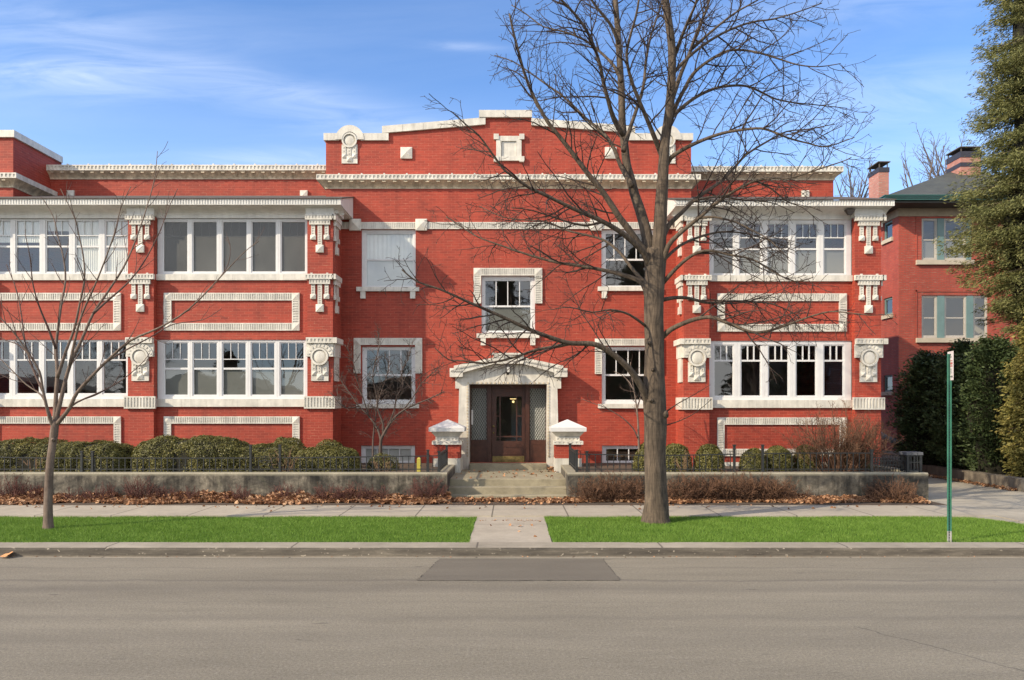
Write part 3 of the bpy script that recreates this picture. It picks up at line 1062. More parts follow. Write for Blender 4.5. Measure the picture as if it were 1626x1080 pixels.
# --- cornices: pitted crown band above a weathered cove
def cornice(x0, x1, y, ztop, zmid, zbot, over, retL=False, retR=False, y_back=None):
    mb = MB()
    xa = x0 - (over if retL else 0)
    xb2 = x1 + (over if retR else 0)
    mb.pits(xa, xb2, zmid, ztop, y - over, over + 0.05, 0.112, 0.60, 0.55, 0.022)
    # nubs on the joints
    n = int((xb2 - xa) / 0.62)
    for k in range(1, n):
        x = xa + (xb2 - xa) * k / n
        mb.box(x - 0.022, x + 0.022, y - over + 0.01, y - over + 0.1, ztop - 0.01, ztop + 0.035)
    yb = y_back or (y + 0.05)
    if retR:
        mb.box(x1 + 0.001, xb2 - 0.001, y + 0.051, yb, zmid, ztop - 0.002)
    if retL:
        mb.box(xa + 0.001, x0 - 0.001, y + 0.051, yb, zmid, ztop - 0.002)
    c = mb.build('cornice', M['terra'], B)
    cv = MB()
    # cove steps inwards towards its foot
    steps = 7
    ring = []
    for k in range(steps + 1):
        t = k / steps
        o = over * 0.93 * (1 - math.sin(t * math.pi / 2)) ** 1.0 + 0.02
        z = zmid + (zbot - zmid) * t
        ring.append((o, z))
    for (o0, z0_), (o1, z1_) in zip(ring, ring[1:]):
        l0, l1 = (x0 - o0 if retL else x0), (x0 - o1 if retL else x0)
        r0, r1 = (x1 + o0 if retR else x1), (x1 + o1 if retR else x1)
        cv.quad((l1, y - o1, z1_), (r1, y - o1, z1_), (r0, y - o0, z0_), (l0, y - o0, z0_))
        if retR:
            cv.quad((r1, y - o1, z1_), (r1, yb, z1_), (r0, yb, z0_), (r0, y - o0, z0_))
        if retL:
            cv.quad((l1, yb, z1_), (l1, y - o1, z1_), (l0, y - o0, z0_), (l0, yb, z0_))
    o_, z_ = ring[-1]
    la, ra = (x0 - o_ if retL else x0), (x1 + o_ if retR else x1)
    cv.quad((la, y + 0.01, z_), (ra, y + 0.01, z_), (ra, y - o_, z_), (la, y - o_, z_))
    if retR: cv.quad((x1 - 0.01, y, z_), (x1 - 0.01, yb, z_), (ra, yb, z_), (ra, y, z_))
    # moulded leaf pattern pressed into the cove
    n = int((x1 - x0) / 0.30)
    for k in range(n):
        xm = x0 + (x1 - x0) * (k + 0.5) / n
        for s in (-1, 1):
            a = ring[2]; b = ring[6]
            cv.quad((xm + s * 0.012, y - b[0] - 0.006, b[1]), (xm + s * 0.035, y - b[0] - 0.006, b[1]),
                    (xm + s * 0.135, y - a[0] - 0.012, a[1]), (xm + s * 0.10, y - a[0] - 0.012, a[1]))
        a = ring[1]
        cv.box(xm - 0.05, xm + 0.05, y - a[0] - 0.012, y - a[0] + 0.01, a[1] - 0.03, a[1] + 0.005)
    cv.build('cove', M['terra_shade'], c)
    return c


ov = 0.22
zf = lambda py: Z(py, D_C - ov)
cornice(xl_c, xr_c, D_C, zf(276.7), zf(285), zc(300), ov, True, True, D_W)
cornice(-24, xb_l, D_C, zf(274), zf(282.5), zc(298), ov, False, True, D_W)
zf = lambda py: Z(py, D_W - ov)
cornice(xb_l, xl_c, D_W, zf(261.5), zf(270.5), Z(285, D_W), ov)
cornice(xr_c, 9.84, D_W, zf(263.8), zf(272.5), Z(286.5, D_W), ov, False, True, D_W + 4)


# --- parapet coping (one part, blocks with fine joints)
def coping_run(mb, pts, y, t, th):
    """sloping coping stones along pts (px,py of the lower edge), th = height in m"""
    (x0, z0), (x1, z1) = pts
    L = abs(x1 - x0)
    n = max(1, int(round(L / 0.62)))
    for k in range(n):
        a, b = k / n, (k + 1) / n
        xa, xb_ = x0 + (x1 - x0) * a + 0.003, x0 + (x1 - x0) * b - 0.003
        za, zb_ = z0 + (z1 - z0) * a, z0 + (z1 - z0) * b
        mb.poly_xz([(xa, za), (xb_, zb_), (xb_, zb_ + th), (xa, za + th)], y, y + t)


yc0 = D_C - 0.07
zf = lambda py: Z(py, yc0)
xf = lambda px: X(px, yc0)
mb = MB()
th = 11.2 * yc0 / F
RC = (555.3, 221.5)
coping_run(mb, ((xf(513.5), zf(222.5)), (xf(538), zf(222.5))), yc0, 0.5, th)
coping_run(mb, ((xf(572.5), zf(222.5)), (xf(617), zf(222.5))), yc0, 0.5, th)
coping_run(mb, ((xf(606.3), zf(211.2)), (xf(771), zf(197.3))), yc0, 0.5, th)
coping_run(mb, ((xf(760.4), zf(186.2)), (xf(845), zf(186.2))), yc0 - 0.02, 0.52, th)
coping_run(mb, ((xf(843.5), zf(198.5)), (xf(1009), zf(211.2))), yc0, 0.5, th)
coping_run(mb, ((xf(998), zf(222.5)), (xf(1042.5), zf(222.5))), yc0, 0.5, th)
coping_run(mb, ((xf(1077), zf(222.5)), (xf(1101), zf(222.5))), yc0, 0.5, th)
for cxp in (RC[0], mir(RC[0])):
    mb.ring(xf(cxp), zf(RC[1]), 0.215, 0.405, yc0 - 0.015, 0.5, 0, 180, 20)
# returns of the coping along the sides of the block
mb.box(xl_c - 0.07, xl_c + 0.40, D_C + 0.431, D_W + 0.6, zf(222.5), zf(222.5) + th)
mb.box(xr_c - 0.40, xr_c + 0.07, D_C + 0.431, D_W + 0.6, zf(222.5), zf(222.5) + th)
mb.build('coping', M['terra'], B)
mb = MB()
coping_run(mb, ((-24, zf(217.5)), (xb_l + 0.07, zf(217.5))), yc0, 0.5, th)
for k in range(3):
    mb.box(xb_l - 0.40, xb_l + 0.07, D_C + 0.431 + k * 0.64, D_C + 0.431 + (k + 1) * 0.64 - 0.006, zf(217.5), zf(217.5) + th)
mb.build('coping', M['terra'], B)


# --- medallions (roundel over a patterned tablet)
def tablet(mb, cx, ztop, w, h, y, t):
    """tablet with small blocks in relief"""
    mb.box(cx - w / 2, cx + w / 2, y, y + t, ztop - h, ztop)
    u = w / 10
    for k, sx in enumerate((-3.2, 0, 3.2)):
        x = cx + sx * u
        hh = h * (0.36 if sx else 0.5)
        z1 = ztop - h * 0.12
        mb.pits(x - u * 0.85, x + u * 0.85, z1 - hh, z1, y - 0.022, 0.022, 0.085, 0.5, 0.5, 0.014, True)
        s = u * (1.35 if sx else 1.7)
        zb = z1 - hh - 0.004
        mb.pyramid(x - s, x + s, zb - 2 * s, zb, y - 0.02, 0.02, 0.035)


def medallion(parent, cx, cz, r, ztab, y, w, arch=True):
    mb = MB()
    mb.ring(cx, cz, r * 0.78, r, y - 0.075, 0.075, 0, 360, 28)
    mb.dome(cx, cz, r * 0.79, y - 0.01, 0.05, 28, 5)
    tablet(mb, cx, cz - r * 0.55, w, cz - r * 0.55 - ztab, y - 0.03, 0.03)
    return mb.build('medallion', M['terra'], parent)


for cxp in (RC[0], mir(RC[0])):
    medallion(B, xc(cxp), zc(223.5), 0.215, zc(260), D_C, 25 * D_C / F)

# square blocks and the central framed tablet on the gable
for cxp in (645.5, 969.5):
    mb = MB()
    mb.pyramid(xc(cxp - 9.2), xc(cxp + 9.2), zc(252.5), zc(234.5), D_C - 0.05, 0.05, 0.05)
    mb.build('square_block', M['terra'], B)
mb = MB()
mb.slab_panel(xc(788), xc(828), zc(256), zc(217), D_C - 0.06, 0.06, (xc(796), xc(820), zc(249), zc(225)))
mb.box(xc(796.2), xc(819.8), D_C - 0.02, D_C, zc(248.8), zc(225.2))
for ex, ez in ((784, 214), (824.5, 214), (784, 249.5), (824.5, 249.5)):
    mb.box(xc(ex), xc(ex + 8), D_C - 0.085, D_C - 0.001, zc(ez + 8.5), zc(ez))
mb.build('square_block', M['terra'], B)

# small blocks on the wing parapets
for px, d in ((113, D_W), (483, D_W), (1278, D_W)):
    mb = MB()
    mb.pyramid(X(px - 6, d), X(px + 6, d), Z(316, d), Z(303, d), d - 0.06, 0.06, 0.03)
    mb.build('square_block', M['terra'], B)

# --- belt course with square blocks
zt, zb_ = zc(353.2), zc(364.0)
blocks = [564.4, 669.3, mir(669.3), mir(564.4)]
cuts = [xl_c + 0.4] + [v for b_ in blocks for v in (xc(b_ - 9.1), xc(b_ + 9.1))] + [xr_c - 0.4]
for k in range(0, len(cuts) - 1, 2):
    mb = MB()
    mb.pits(cuts[k], cuts[k + 1], zb_, zt, D_C - 0.04, 0.04, 0.062, 0.5, 0.72, 0.018)
    mb.build('belt_course', M['terra'], B)
for b_ in blocks:
    mb = MB()
    mb.pyramid(xc(b_ - 9.1), xc(b_ + 9.1), zc(366.8), zc(348.6), D_C - 0.08, 0.08, 0.045)
    mb.build('square_block', M['terra'], B)


# --- central windows
def c_win(key, gl, rail, vx=(), vt=None, blind=None, blind_z=None, brackets=False, sill_px=None, mz=None):
    a, b, c, d = H[key]
    y = D_C + 0.06
    w = window(xc(a) + 0.001, xc(b) - 0.001, zc(d) + 0.001, zc(c) - 0.001, (xc(gl[0]), xc(gl[1]), zc(gl[3]), zc(gl[2])), y,
               rail=None if rail is None else zc(rail), muntin_x=[xc(v) for v in vx], vtop=None if vt is None else zc(vt),
               blind=blind, blind_z=blind_z, thick=0.026)
    if sill_px:
        s = MB()
        x0, x1, z0, z1 = sill_px
        s.box(xc(x0), xc(x1), D_C - 0.09, D_C + 0.055, zc(z1), zc(z0))
        if brackets:
            for q in (x0 + 6.3, x1 - 14.3):
                s.box(xc(q), xc(q + 8), D_C - 0.075, D_C - 0.0005, zc(z1 + 11.5), zc(z1) - 0.0005)
        s.build('sill', M['terra'], w)
    return w


c_win('ul', (581.7, 654.8, 370.5, 453), 411.5, blind='curtain', blind_z=(zc(412), zc(368)), sill_px=(566.6, 666, 456.3, 463), brackets=True)
bb = MB(); bb.box(xc(580), xc(656), D_C + 0.13, D_C + 0.136, zc(455), zc(411))
bb.build('blind', M['pale_blind'], B)
c_win('ur', (962.5, 1034, 370.5, 453), 411.5, vx=(975.5, 993, 1011), vt=411.5, sill_px=(949, 1048.4, 455.8, 462.5), brackets=True)
c_win('um', (770.6, 842.2, 445.5, 524.7), 485.8, vx=(787.6, 806.2, 825), vt=485, blind='blind', blind_z=(zc(527), zc(486)), sill_px=(757, 856.2, 529.9, 537), brackets=True)
c_win('ll', (581.7, 653, 556, 634.7), 595.3, vx=(599.5, 617.5, 636), vt=594, sill_px=(566.4, 665.6, 641.5, 648.3))
c_win('lr', (962, 1033.5, 556, 634.7), 595.3, vx=(979, 998, 1016), vt=594, sill_px=(949.4, 1048.6, 641.5, 648.3))
for key, g in (('bl', (580, 652, 713, 732)), ('br', (963, 1035, 713, 732))):
    x0 = g[0]
    step = (g[1] - g[0]) / 4
    c_win(key, g, None, vx=[x0 + step * k for k in (1, 2, 3)], vt=733, blind='pale_blind' if key == 'bl' else None)


# white surrounds that hang from the window heads
def surround(x0, x1, zt, zb, band):
    mb = MB()
    h = D_C - 0.05
    bm = band * D_C / F
    mb.pits(xc(x0 + band), xc(x1 - band), zc(zt + band), zc(zt), h, 0.05, 0.062, 0.5, 0.7, 0.018)
    for a in (x0, x1 - band):
        mb.pyramid(xc(a) + 0.0005, xc(a + band) - 0.0005, zc(zt + band), zc(zt), h, 0.05, 0.03)
        mb.pits(xc(a), xc(a + band), zc(zb), zc(zt + band) - 0.0005, h, 0.05, 0.066, 0.5, 0.7, 0.018, True)
    mb.build('window_surround', M['terra'], B)


surround(752, 861, 426, 482, 12)
surround(562, 670.5, 537, 593, 11)
surround(944.5, 1053, 538, 594, 11)

# --- entrance portal
PD = 21.98
pt = B
xp = lambda px: X(px, PD)
zp_ = lambda py: Z(py, PD)
mb = MB()
mb.poly_xz([(xp(745), zp_(748)), (xp(745), zp_(610)), (xp(745), zp_(599.6)), (xp(723), zp_(599.6)), (xp(723), zp_(617)), (xp(729), zp_(617)), (xp(726.2), zp_(748))][::-1], PD, D_C + 0.15)
mb.poly_xz([(xp(868.4), zp_(748)), (xp(868.4), zp_(610)), (xp(868.4), zp_(599.6)), (xp(891), zp_(599.6)), (xp(891), zp_(617)), (xp(885), zp_(617)), (xp(888), zp_(748))], PD, D_C + 0.15)
mb.poly_xz([(xp(745.1), zp_(610)), (xp(868.3), zp_(610)), (xp(868.3), zp_(599.5)), (xp(745.1), zp_(599.5))], PD, D_C + 0.15)
field = [(xp(723), zp_(599.4)), (xp(891), zp_(599.4)), (xp(891), zp_(589)), (xp(829), zp_(573)), (xp(785), zp_(573)), (xp(723), zp_(589))]
mb.poly_xz(field, PD + 0.005, D_C - 0.001)
po = mb.build('portal', M['terra'], pt)
# raking cornice
mb = MB()
PY = 21.78
xq = lambda px: X(px, PY)
zq = lambda py: Z(py, PY)
lft = [(713.5, 598.5), (734.5, 598.5), (735, 592), (785, 577.5), (785, 561), (783.5, 568), (720.5, 580.5), (720, 584), (713.5, 584.5)]
def rake(m):
    f = (lambda p: mir(p)) if m else (lambda p: p)
    a = [(714, 598.5), (734.5, 598.5), (735, 591.5), (785, 577.5), (785, 567.5), (720.5, 580.8), (720.5, 584.5), (714, 584.5)]
    pts = [(xq(f(p)), zq(q)) for p, q in a]
    mb.poly_xz(pts if not m else pts[::-1], PY, D_C - 0.002)
    # upper tooth row
    for k in range(22):
        t = (k + 0.3) / 22
        px = 722 + (784 - 722) * t
        py = 582.2 + (569.4 - 582.2) * t
        mb.box(xq(f(px)), xq(f(px + 1.5)), PY - 0.03, PY - 0.0005, zq(py + 4.4), zq(py + 1.8))
    for k in range(6):
        px = 715.5 + 3.1 * k
        mb.box(xq(f(px)), xq(f(px + 1.6)), PY - 0.025, PY - 0.0005, zq(590), zq(587.2))
rake(False)
rake(True)
mb.box(xq(783.6), xq(831.4), PY - 0.03, D_C - 0.003, zq(577.6), zq(561.3))
mb.box(xq(781), xq(834), PY - 0.05, PY - 0.031, zq(563.5), zq(560.5))
for k in range(13):
    px = 786 + 3.4 * k
    mb.box(xq(px), xq(px + 1.7), PY - 0.05, PY - 0.0305, zq(568), zq(565.3))
mb.build('pediment', M['terra'], po)
# bead rows round the opening
mb = MB()
for k in range(19):
    px = 743.5 + (870 - 743.5) * k / 18
    mb.frustum(xp(px), PD - 0.012, zp_(609.6), 0.022, 0.012, zp_(607.0), 0.022, 0.012)
for px in (742.3, 870.7):
    for k in range(24):
        py = 613.5 + (724 - 613.5) * k / 23
        mb.frustum(xp(px), PD - 0.012, zp_(py + 1.2), 0.020, 0.012, zp_(py - 1.2), 0.020, 0.012)
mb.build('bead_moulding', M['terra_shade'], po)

# --- door with sidelights
DD = 22.46
xd = lambda px: X(px, DD)
zd = lambda py: Z(py, DD)
dt = zd(609.0)
db = 0.7455
mb = MB()
gl = (xd(748.5), xd(772.6), zd(698.5), zd(617))
gr = (xd(841.4), xd(866.2), zd(698.5), zd(617))
dh = (xd(780.6), xd(834.0), db - 0.1, zd(616))
mb.panel(xd(743), xd(871), db - 0.05, dt + 0.03, DD, [gl, gr, dh], 0.08)
for (a, b) in ((748.5, 772.6), (841.4, 866.2)):
    mb.box(xd(a), xd(b), DD - 0.012, DD - 0.0005, zd(706), zd(700.5))
    mb.box(xd(a), xd(a + 3), DD - 0.012, DD - 0.0005, zd(735), zd(706.2))
    mb.box(xd(b - 3), xd(b), DD - 0.012, DD - 0.0005, zd(735), zd(706.2))
for px in (774.5, 834.6):
    mb.box(xd(px), xd(px + 5.6), DD - 0.04, DD - 0.001, db, dt)
    mb.box(xd(px - 0.4), xd(px + 6), DD - 0.055, DD - 0.041, db, zd(722))
ds = mb.build('door_surround', M['wood'], B)
for g in (gl, gr):
    mb = MB()
    mb.quad((g[0], DD + 0.05, g[2]), (g[1], DD + 0.05, g[2]), (g[1], DD + 0.05, g[3]), (g[0], DD + 0.05, g[3]))
    mb.build('sidelight', M['lattice'], ds)
mb = MB()
mb.box(xd(748.3), xd(751.2), DD + 0.005, DD + 0.02, zd(674.5), zd(651))
mb.build('notice_strip', M['white'], ds)
mb = MB()
dg = (xd(788), xd(828.6), zd(700.6), zd(629.7))
dy = DD + 0.045
mb.slab_panel(dh[0] + 0.004, dh[1] - 0.004, db + 0.001, dh[3] - 0.004, dy, 0.05, dg)
for px in (794, 820.5):
    mb.box(xd(px - 0.9), xd(px + 0.9), dy + 0.006, dy + 0.04, dg[2], dg[3])
mb.box(dg[0], dg[1], dy + 0.007, dy + 0.039, zd(694.5), zd(692.3))
for a, b in ((788, 794), (820.5, 828.6)):
    mb.box(xd(a), xd(b), dy + 0.008, dy + 0.038, zd(661.8), zd(659.8))
mb.slab_panel(xd(787), xd(830), zd(722), zd(708), dy - 0.012, 0.0115, (xd(790), xd(827), zd(720), zd(710)))
do = mb.build('door', M['wood'], B)
mb = MB()
mb.quad((dg[0], dy + 0.03, dg[2]), (dg[1], dy + 0.03, dg[2]), (dg[1], dy + 0.03, dg[3]), (dg[0], dy + 0.03, dg[3]))
mb.build('pane', M['glass'], do)
mb = MB()
mb.box(xd(782), xd(832.6), dy - 0.014, dy - 0.001, zd(735.2), zd(724.5))
mb.build('kick_plate', M['brass'], do)
mb = MB()
mb.dome(xd(783.7), zd(677), 0.035, dy - 0.02, 0.035, 12, 3)
mb.box(xd(783.0), xd(784.4), dy - 0.02, dy - 0.001, zd(677.8), zd(676.2))
mb.build('door_knob', M['brass'], do)
mb = MB()
mb.dome(xd(783.7), zd(687.5), 0.028, dy - 0.008, 0.02, 12, 3)
mb.build('lock', M['brass'], do)
# vestibule behind the door: pale wall, dark inner door, a lit ceiling bulb
mb = MB()
mb.box(-0.02, 0.9, 24.0, 24.05, 0.75, 2.55)
mb.build('interior_wall', plain_mat('pale vestibule wall', (0.42, 0.45, 0.43), 0.8, 0.05, 2, 0), B)
mb = MB()
mb.dome(X(815, 23.7), Z(638, 23.7), 0.035, 23.7, 0.035, 12, 4)
mb.box(X(810, 23.7), X(820, 23.7), 23.7, 23.72, Z(634, 23.7), Z(633, 23.7))
mb.build('ceiling_lamp', M['bulb'], B)

# lantern over the door
LX, LY, LZ = X(806.5, 21.75), 21.72, Z(586, 21.72)
mb = MB()
mb.frustum(LX, LY, LZ - 0.115, 0.062, 0.062, LZ - 0.09, 0.072, 0.072)
mb.frustum(LX, LY, LZ + 0.07, 0.075, 0.075, LZ + 0.12, 0.028, 0.028)
mb.frustum(LX, LY, LZ + 0.12, 0.02, 0.02, LZ + 0.15, 0.012, 0.012)
mb.frustum(LX, LY, LZ - 0.17, 0.015, 0.015, LZ - 0.115, 0.045, 0.045)
for sx in (-1, 1):
    for sy in (-1, 1):
        mb.box(LX + sx * 0.06 - 0.006, LX + sx * 0.06 + 0.006, LY + sy * 0.06 - 0.006, LY + sy * 0.06 + 0.006, LZ - 0.09, LZ + 0.07)
mb.box(LX - 0.012, LX + 0.012, LY + 0.05, PD, LZ + 0.02, LZ + 0.045)
mb.box(LX - 0.04, LX + 0.04, PD - 0.02, PD - 0.001, LZ - 0.08, LZ + 0.1)
la = mb.build('wall_lantern', M['lamp_metal'], B)
mb = MB()
mb.frustum(LX, LY, LZ - 0.088, 0.045, 0.045, LZ + 0.068, 0.052, 0.052)
mb.build('lantern_glass', plain_mat('frosted lantern glass', (0.62, 0.60, 0.55), 0.25, 0.05, 3, 0), la)

# ------------------------------------------------------------------ bays
def tassel(mb, cx, zt, y, long_=True):
    """three dropped strips ending in square blocks"""
    k = D_P / F
    mb.pits(cx - 22.6 * k, cx + 22.6 * k, zt - 8.2 * k, zt, y - 0.10, 0.10, 0.083, 0.5, 0.52, 0.018)
    for sx in (-12.5, 12.5):
        mb.box(cx + (sx - 1.6) * k, cx + (sx + 1.6) * k, y - 0.09, y - 0.05, zt - 0.004, zt + 0.03)
    zt2 = zt - 8.2 * k - 0.001
    mb.pits(cx - 16.4 * k, cx + 16.4 * k, zt2 - 7.4 * k, zt2, y - 0.075, 0.075, 0.083, 0.5, 0.5, 0.018)
    z3 = zt2 - 7.4 * k - 0.001
    for sx in (-10.7, 10.7):
        x = cx + sx * k
        mb.pits(x - 3 * k, x + 3 * k, z3 - 16 * k, z3, y - 0.035, 0.035, 0.06, 0.5, 0.55, 0.016, True)
        mb.pyramid(x - 4.3 * k, x + 4.3 * k, z3 - 23.6 * k, z3 - 16 * k - 0.0006, y - 0.05, 0.05, 0.03)
    mb.pits(cx - 3.4 * k, cx + 3.4 * k, z3 - 32 * k, z3, y - 0.04, 0.04, 0.06, 0.5, 0.55, 0.016, True)
    mb.pyramid(cx - 6.2 * k, cx + 6.2 * k, z3 - 44 * k, z3 - 32 * k - 0.0006, y - 0.055, 0.055, 0.04)


def side_tassel(mb, xs, sgn, yc, zt):
    """the same ornament on the side face of a pilaster"""
    k = D_P / F
    x = xs
    def bx(t, y0, y1, z0, z1):
        mb.box(x, x + sgn * t, y0, y1, z0, z1)
    bx(0.10, D_P - 0.10, D_P + 0.68, zt - 8.2 * k, zt - 0.001)
    zt2 = zt - 8.2 * k - 0.001
    bx(0.075, yc - 16.4 * k, yc + 16.4 * k, zt2 - 7.4 * k, zt2)
    z3 = zt2 - 7.4 * k - 0.001
    for sy in (-10.7, 10.7):
        bx(0.035, yc + (sy - 3) * k, yc + (sy + 3) * k, z3 - 16 * k, z3)
        bx(0.06, yc + (sy - 4.3) * k, yc + (sy + 4.3) * k, z3 - 23.6 * k, z3 - 16 * k - 0.0006)
    bx(0.04, yc - 3.4 * k, yc + 3.4 * k, z3 - 32 * k, z3)
    bx(0.07, yc - 6.2 * k, yc + 6.2 * k, z3 - 44 * k, z3 - 32 * k - 0.0006)


def pilaster(px0, px1, dy, sides=()):
    k = D_P / F
    zz_ = lambda py: Z(py + dy, D_P)
    x0, x1 = px0, px1
    cx = (x0 + x1) / 2
    mb = MB()
    mb.box(x0, x1, D_P, D_P + 0.68, 0.3, zz_(343))
    p = mb.build('pilaster', M['brick'], B)
    for nm, zt in (('capital', 341.8), ('drop_ornament', 435.8)):
        mb = MB()
        tassel(mb, cx, zz_(zt), D_P)
        for s in sides:
            side_tassel(mb, x1 + 0.0005 if s > 0 else x0 - 0.0005, s, D_P + 0.34, zz_(zt))
        mb.build(nm, M['terra'], p)
    # arched medallion
    mb = MB()
    mb.pits(x0 - 7 * k + 0.11, x1 + 7 * k - 0.11, zz_(545.3), zz_(536.4), D_P - 0.13, 0.13, 0.10, 0.5, 0.5, 0.018)
    cz = zz_(566.5)
    w = (x1 - x0)
    mb.ring(cx, cz, 0.245, 0.365, D_P - 0.085, 0.085, 0, 180, 18)
    for j in range(9):
        a = R(14 + j * 19)
        mb.ring(cx, cz, 0.275, 0.335, D_P - 0.10, 0.0145, math.degrees(a) - 4, math.degrees(a) + 4, 1)
    mb.box(x0 - 0.02, x1 + 0.02, D_P - 0.045, D_P - 0.0005, cz + 0.25, zz_(545.4))
    for sx in (x0 - 0.02, x1 - 0.075):
        mb.box(sx, sx + 0.095, D_P - 0.06, D_P - 0.0004, cz + 0.0, cz + 0.249)
    mb.ring(cx, cz, 0.185, 0.235, D_P - 0.105, 0.1, 0, 360, 26)
    mb.dome(cx, cz, 0.19, D_P - 0.05, 0.045, 26, 5)
    tablet(mb, cx, cz - 0.12, 0.46, cz - 0.12 - zz_(605), D_P - 0.035, 0.034)
    for s in sides:
        xs = x1 + 0.0005 if s > 0 else x0 - 0.0005
        mb.box(xs, xs + s * 0.13, D_P - 0.13, D_P + 0.69, zz_(545.3), zz_(536.5))
        mb.box(xs, xs + s * 0.06, D_P + 0.0, D_P + 0.66, cz, zz_(545.4))
        mb.box(xs, xs + s * 0.045, D_P + 0.11, D_P + 0.57, zz_(605), cz - 0.001)
    mb.build('medallion', M['terra'], p)
    # fluted base block
    mb = MB()
    mb.pits(x0 - 0.07, x1 + 0.07, zz_(648.8), zz_(629.4), D_P - 0.08, 0.08, 0.082, 0.5, 0.78, 0.02)
    for s in sides:
        xs = x1 + 0.0705 if s > 0 else x0 - 0.0705
        mb.box(x1 if s > 0 else x0, xs, D_P + 0.0005, D_P + 0.70, zz_(648.8), zz_(629.4))
    mb.build('base_block', M['terra'], p)
    return p


def panel_frame(x0, x1, z0, z1, band, y, bottom=True):
    mb = MB()
    t = 0.045
    mb.pits(x0 + band, x1 - band, z1 - band, z1, y - t, t, 0.060, 0.5, 0.72, 0.018)
    if bottom:
        mb.pits(x0 + band, x1 - band, z0, z0 + band, y - t, t, 0.060, 0.5, 0.72, 0.018)
    for a in (x0, x1 - band):
        mb.pits(a, a + band, z0 + band, z1 - band, y - t, t, 0.066, 0.5, 0.7, 0.018, True)
        for c in (z0, z1 - band):
            mb.pyramid(a + 0.0005, a + band - 0.0005, c, c + band, y - t, t, 0.03)
    mb.build('panel_frame', M['terra'], B)


def bay(xa, xb, dy, up, lo, fr, up_kw, lo_kw, side=None):
    """spandrel walls and five window units per floor between pilaster edges xa, xb"""
    zz_ = lambda py: Z(py + dy, D_S)
    hu = (xa, xb, zz_(436.0), zz_(347.0))
    hl = (xa, xb, zz_(634.0), zz_(539.5))
    mb = MB()
    mb.panel(xa, xb, 0.3, zz_(345.0), D_S, [hl, hu], 0.12)
    mb.build('wall', M['brick'], B)
    for (gs, gy, (z_bot, z_top), kw, hole) in ((up, up_kw['gy'], (436.0, 347.0), up_kw, hu), (lo, lo_kw['gy'], (634.0, 539.5), lo_kw, hl)):
        n = len(gs)
        for i, (a, b) in enumerate(gs):
            wx0 = xa if i == 0 else xs_((gs[i - 1][1] + a) / 2) + 0.0008
            wx1 = xb if i == n - 1 else xs_((b + gs[i + 1][0]) / 2) - 0.0008
            g = (xs_(a), xs_(b), Z(gy[1], D_S), Z(gy[0], D_S))
            w3 = (g[1] - g[0]) / 3
            bl = kw.get('blind')
            bl = bl[i] if isinstance(bl, (list, tuple)) else bl
            bz = kw.get('blind_z')
            bz = bz[i] if isinstance(bz, (list, tuple)) else bz
            window(wx0 + 0.0005, wx1 - 0.0005, hole[2] + 0.001, hole[3] - 0.001, g, D_S + 0.03,
                   muntin_z=Z(kw['mz'], D_S), muntin_x=[g[0] + w3, g[0] + 2 * w3],
                   rail=Z(kw['rail'], D_S) if kw.get('rail') else None, inner=kw.get('inner', False),
                   blind=bl, blind_z=None if bz is None else (Z(bz[1], D_S), Z(bz[0], D_S)), thick=kw.get('thick', 0.02), pane=kw.get('pane', 'glass'))
    # white sill bands
    k = D_S / F
    for z1, z0 in ((436.0, 445.4), (633.6, 646.0)):
        mb = MB()
        n = 6
        for j in range(n):
            q0, q1 = xa + (xb - xa) * j / n, xa + (xb - xa) * (j + 1) / n
            mb.box(q0 + 0.0015, q1 - 0.0015, D_S - 0.06, D_S + 0.029, zz_(z0), zz_(z1))
        mb.build('window_sill', M['terra'], B)
    band = 12.0 * k
    panel_frame(xs_(fr[0]), xs_(fr[1]), Z(fr[3], D_S), Z(fr[2], D_S), band, D_S)
    panel_frame(xs_(fr[0]), xs_(fr[1]), zz_(722.5), zz_(661.3), band * 0.95, D_S)
    mb = MB()
    mb.box(xa, xb, D_S - 0.05, D_S + 0.1, 0.3, Z(734, D_S))
    mb.build('foundation', M['white_base'], B)


PIL = [(X(488, D_P), X(528.6, D_P)), (X(203, D_P), X(244, D_P)), (X(-67, D_P), X(-26, D_P))]
PILR = [(2 * C0 - PIL[0][1], 2 * C0 - PIL[0][0]), (9.152, 9.845)]
pilaster(*PIL[0], 0, (1,))
pilaster(*PIL[1], 0, ())
pilaster(*PIL[2], 0, (-1,))
pilaster(*PILR[0], 1.7, (-1,))
pilaster(*PILR[1], 1.7, (1,))

mid_up = [(259.2, 296.1), (306, 342.9), (353.5, 390.4), (399.9, 436.9), (446.7, 483.5)]
mid_lo = [(261, 296.8), (306.7, 343), (353.5, 389), (399.2, 434.6), (445.2, 481.2)]
lft_up = [(-22.5, 14.4), (25, 61), (72.8, 107.8), (120, 155), (167.2, 202.2)]
lft_lo = [(-22.5, 13), (25.2, 60), (71.1, 105.6), (117.4, 152.2), (163.3, 198.9)]
rgt_up = [(1134.0, 1164.7), (1176, 1208), (1220.8, 1252.8), (1265, 1297.8), (1310, 1342)]
rgt_lo = [(1135.5, 1164.2), (1178.2, 1208), (1222, 1252), (1265.8, 1296), (1310, 1339.6)]
bay(PIL[1][1], PIL[0][0], 0, mid_up, mid_lo, (261, 476.3, 465.4, 525.2),
    dict(gy=(352.1, 430.6), mz=374.3, inner=True, blind='blind', thick=0.016, pane='screen'),
    dict(gy=(544.6, 626.6), mz=570.3, rail=585.2, blind='blind', blind_z=[(583, 630)] * 5, thick=0.016))
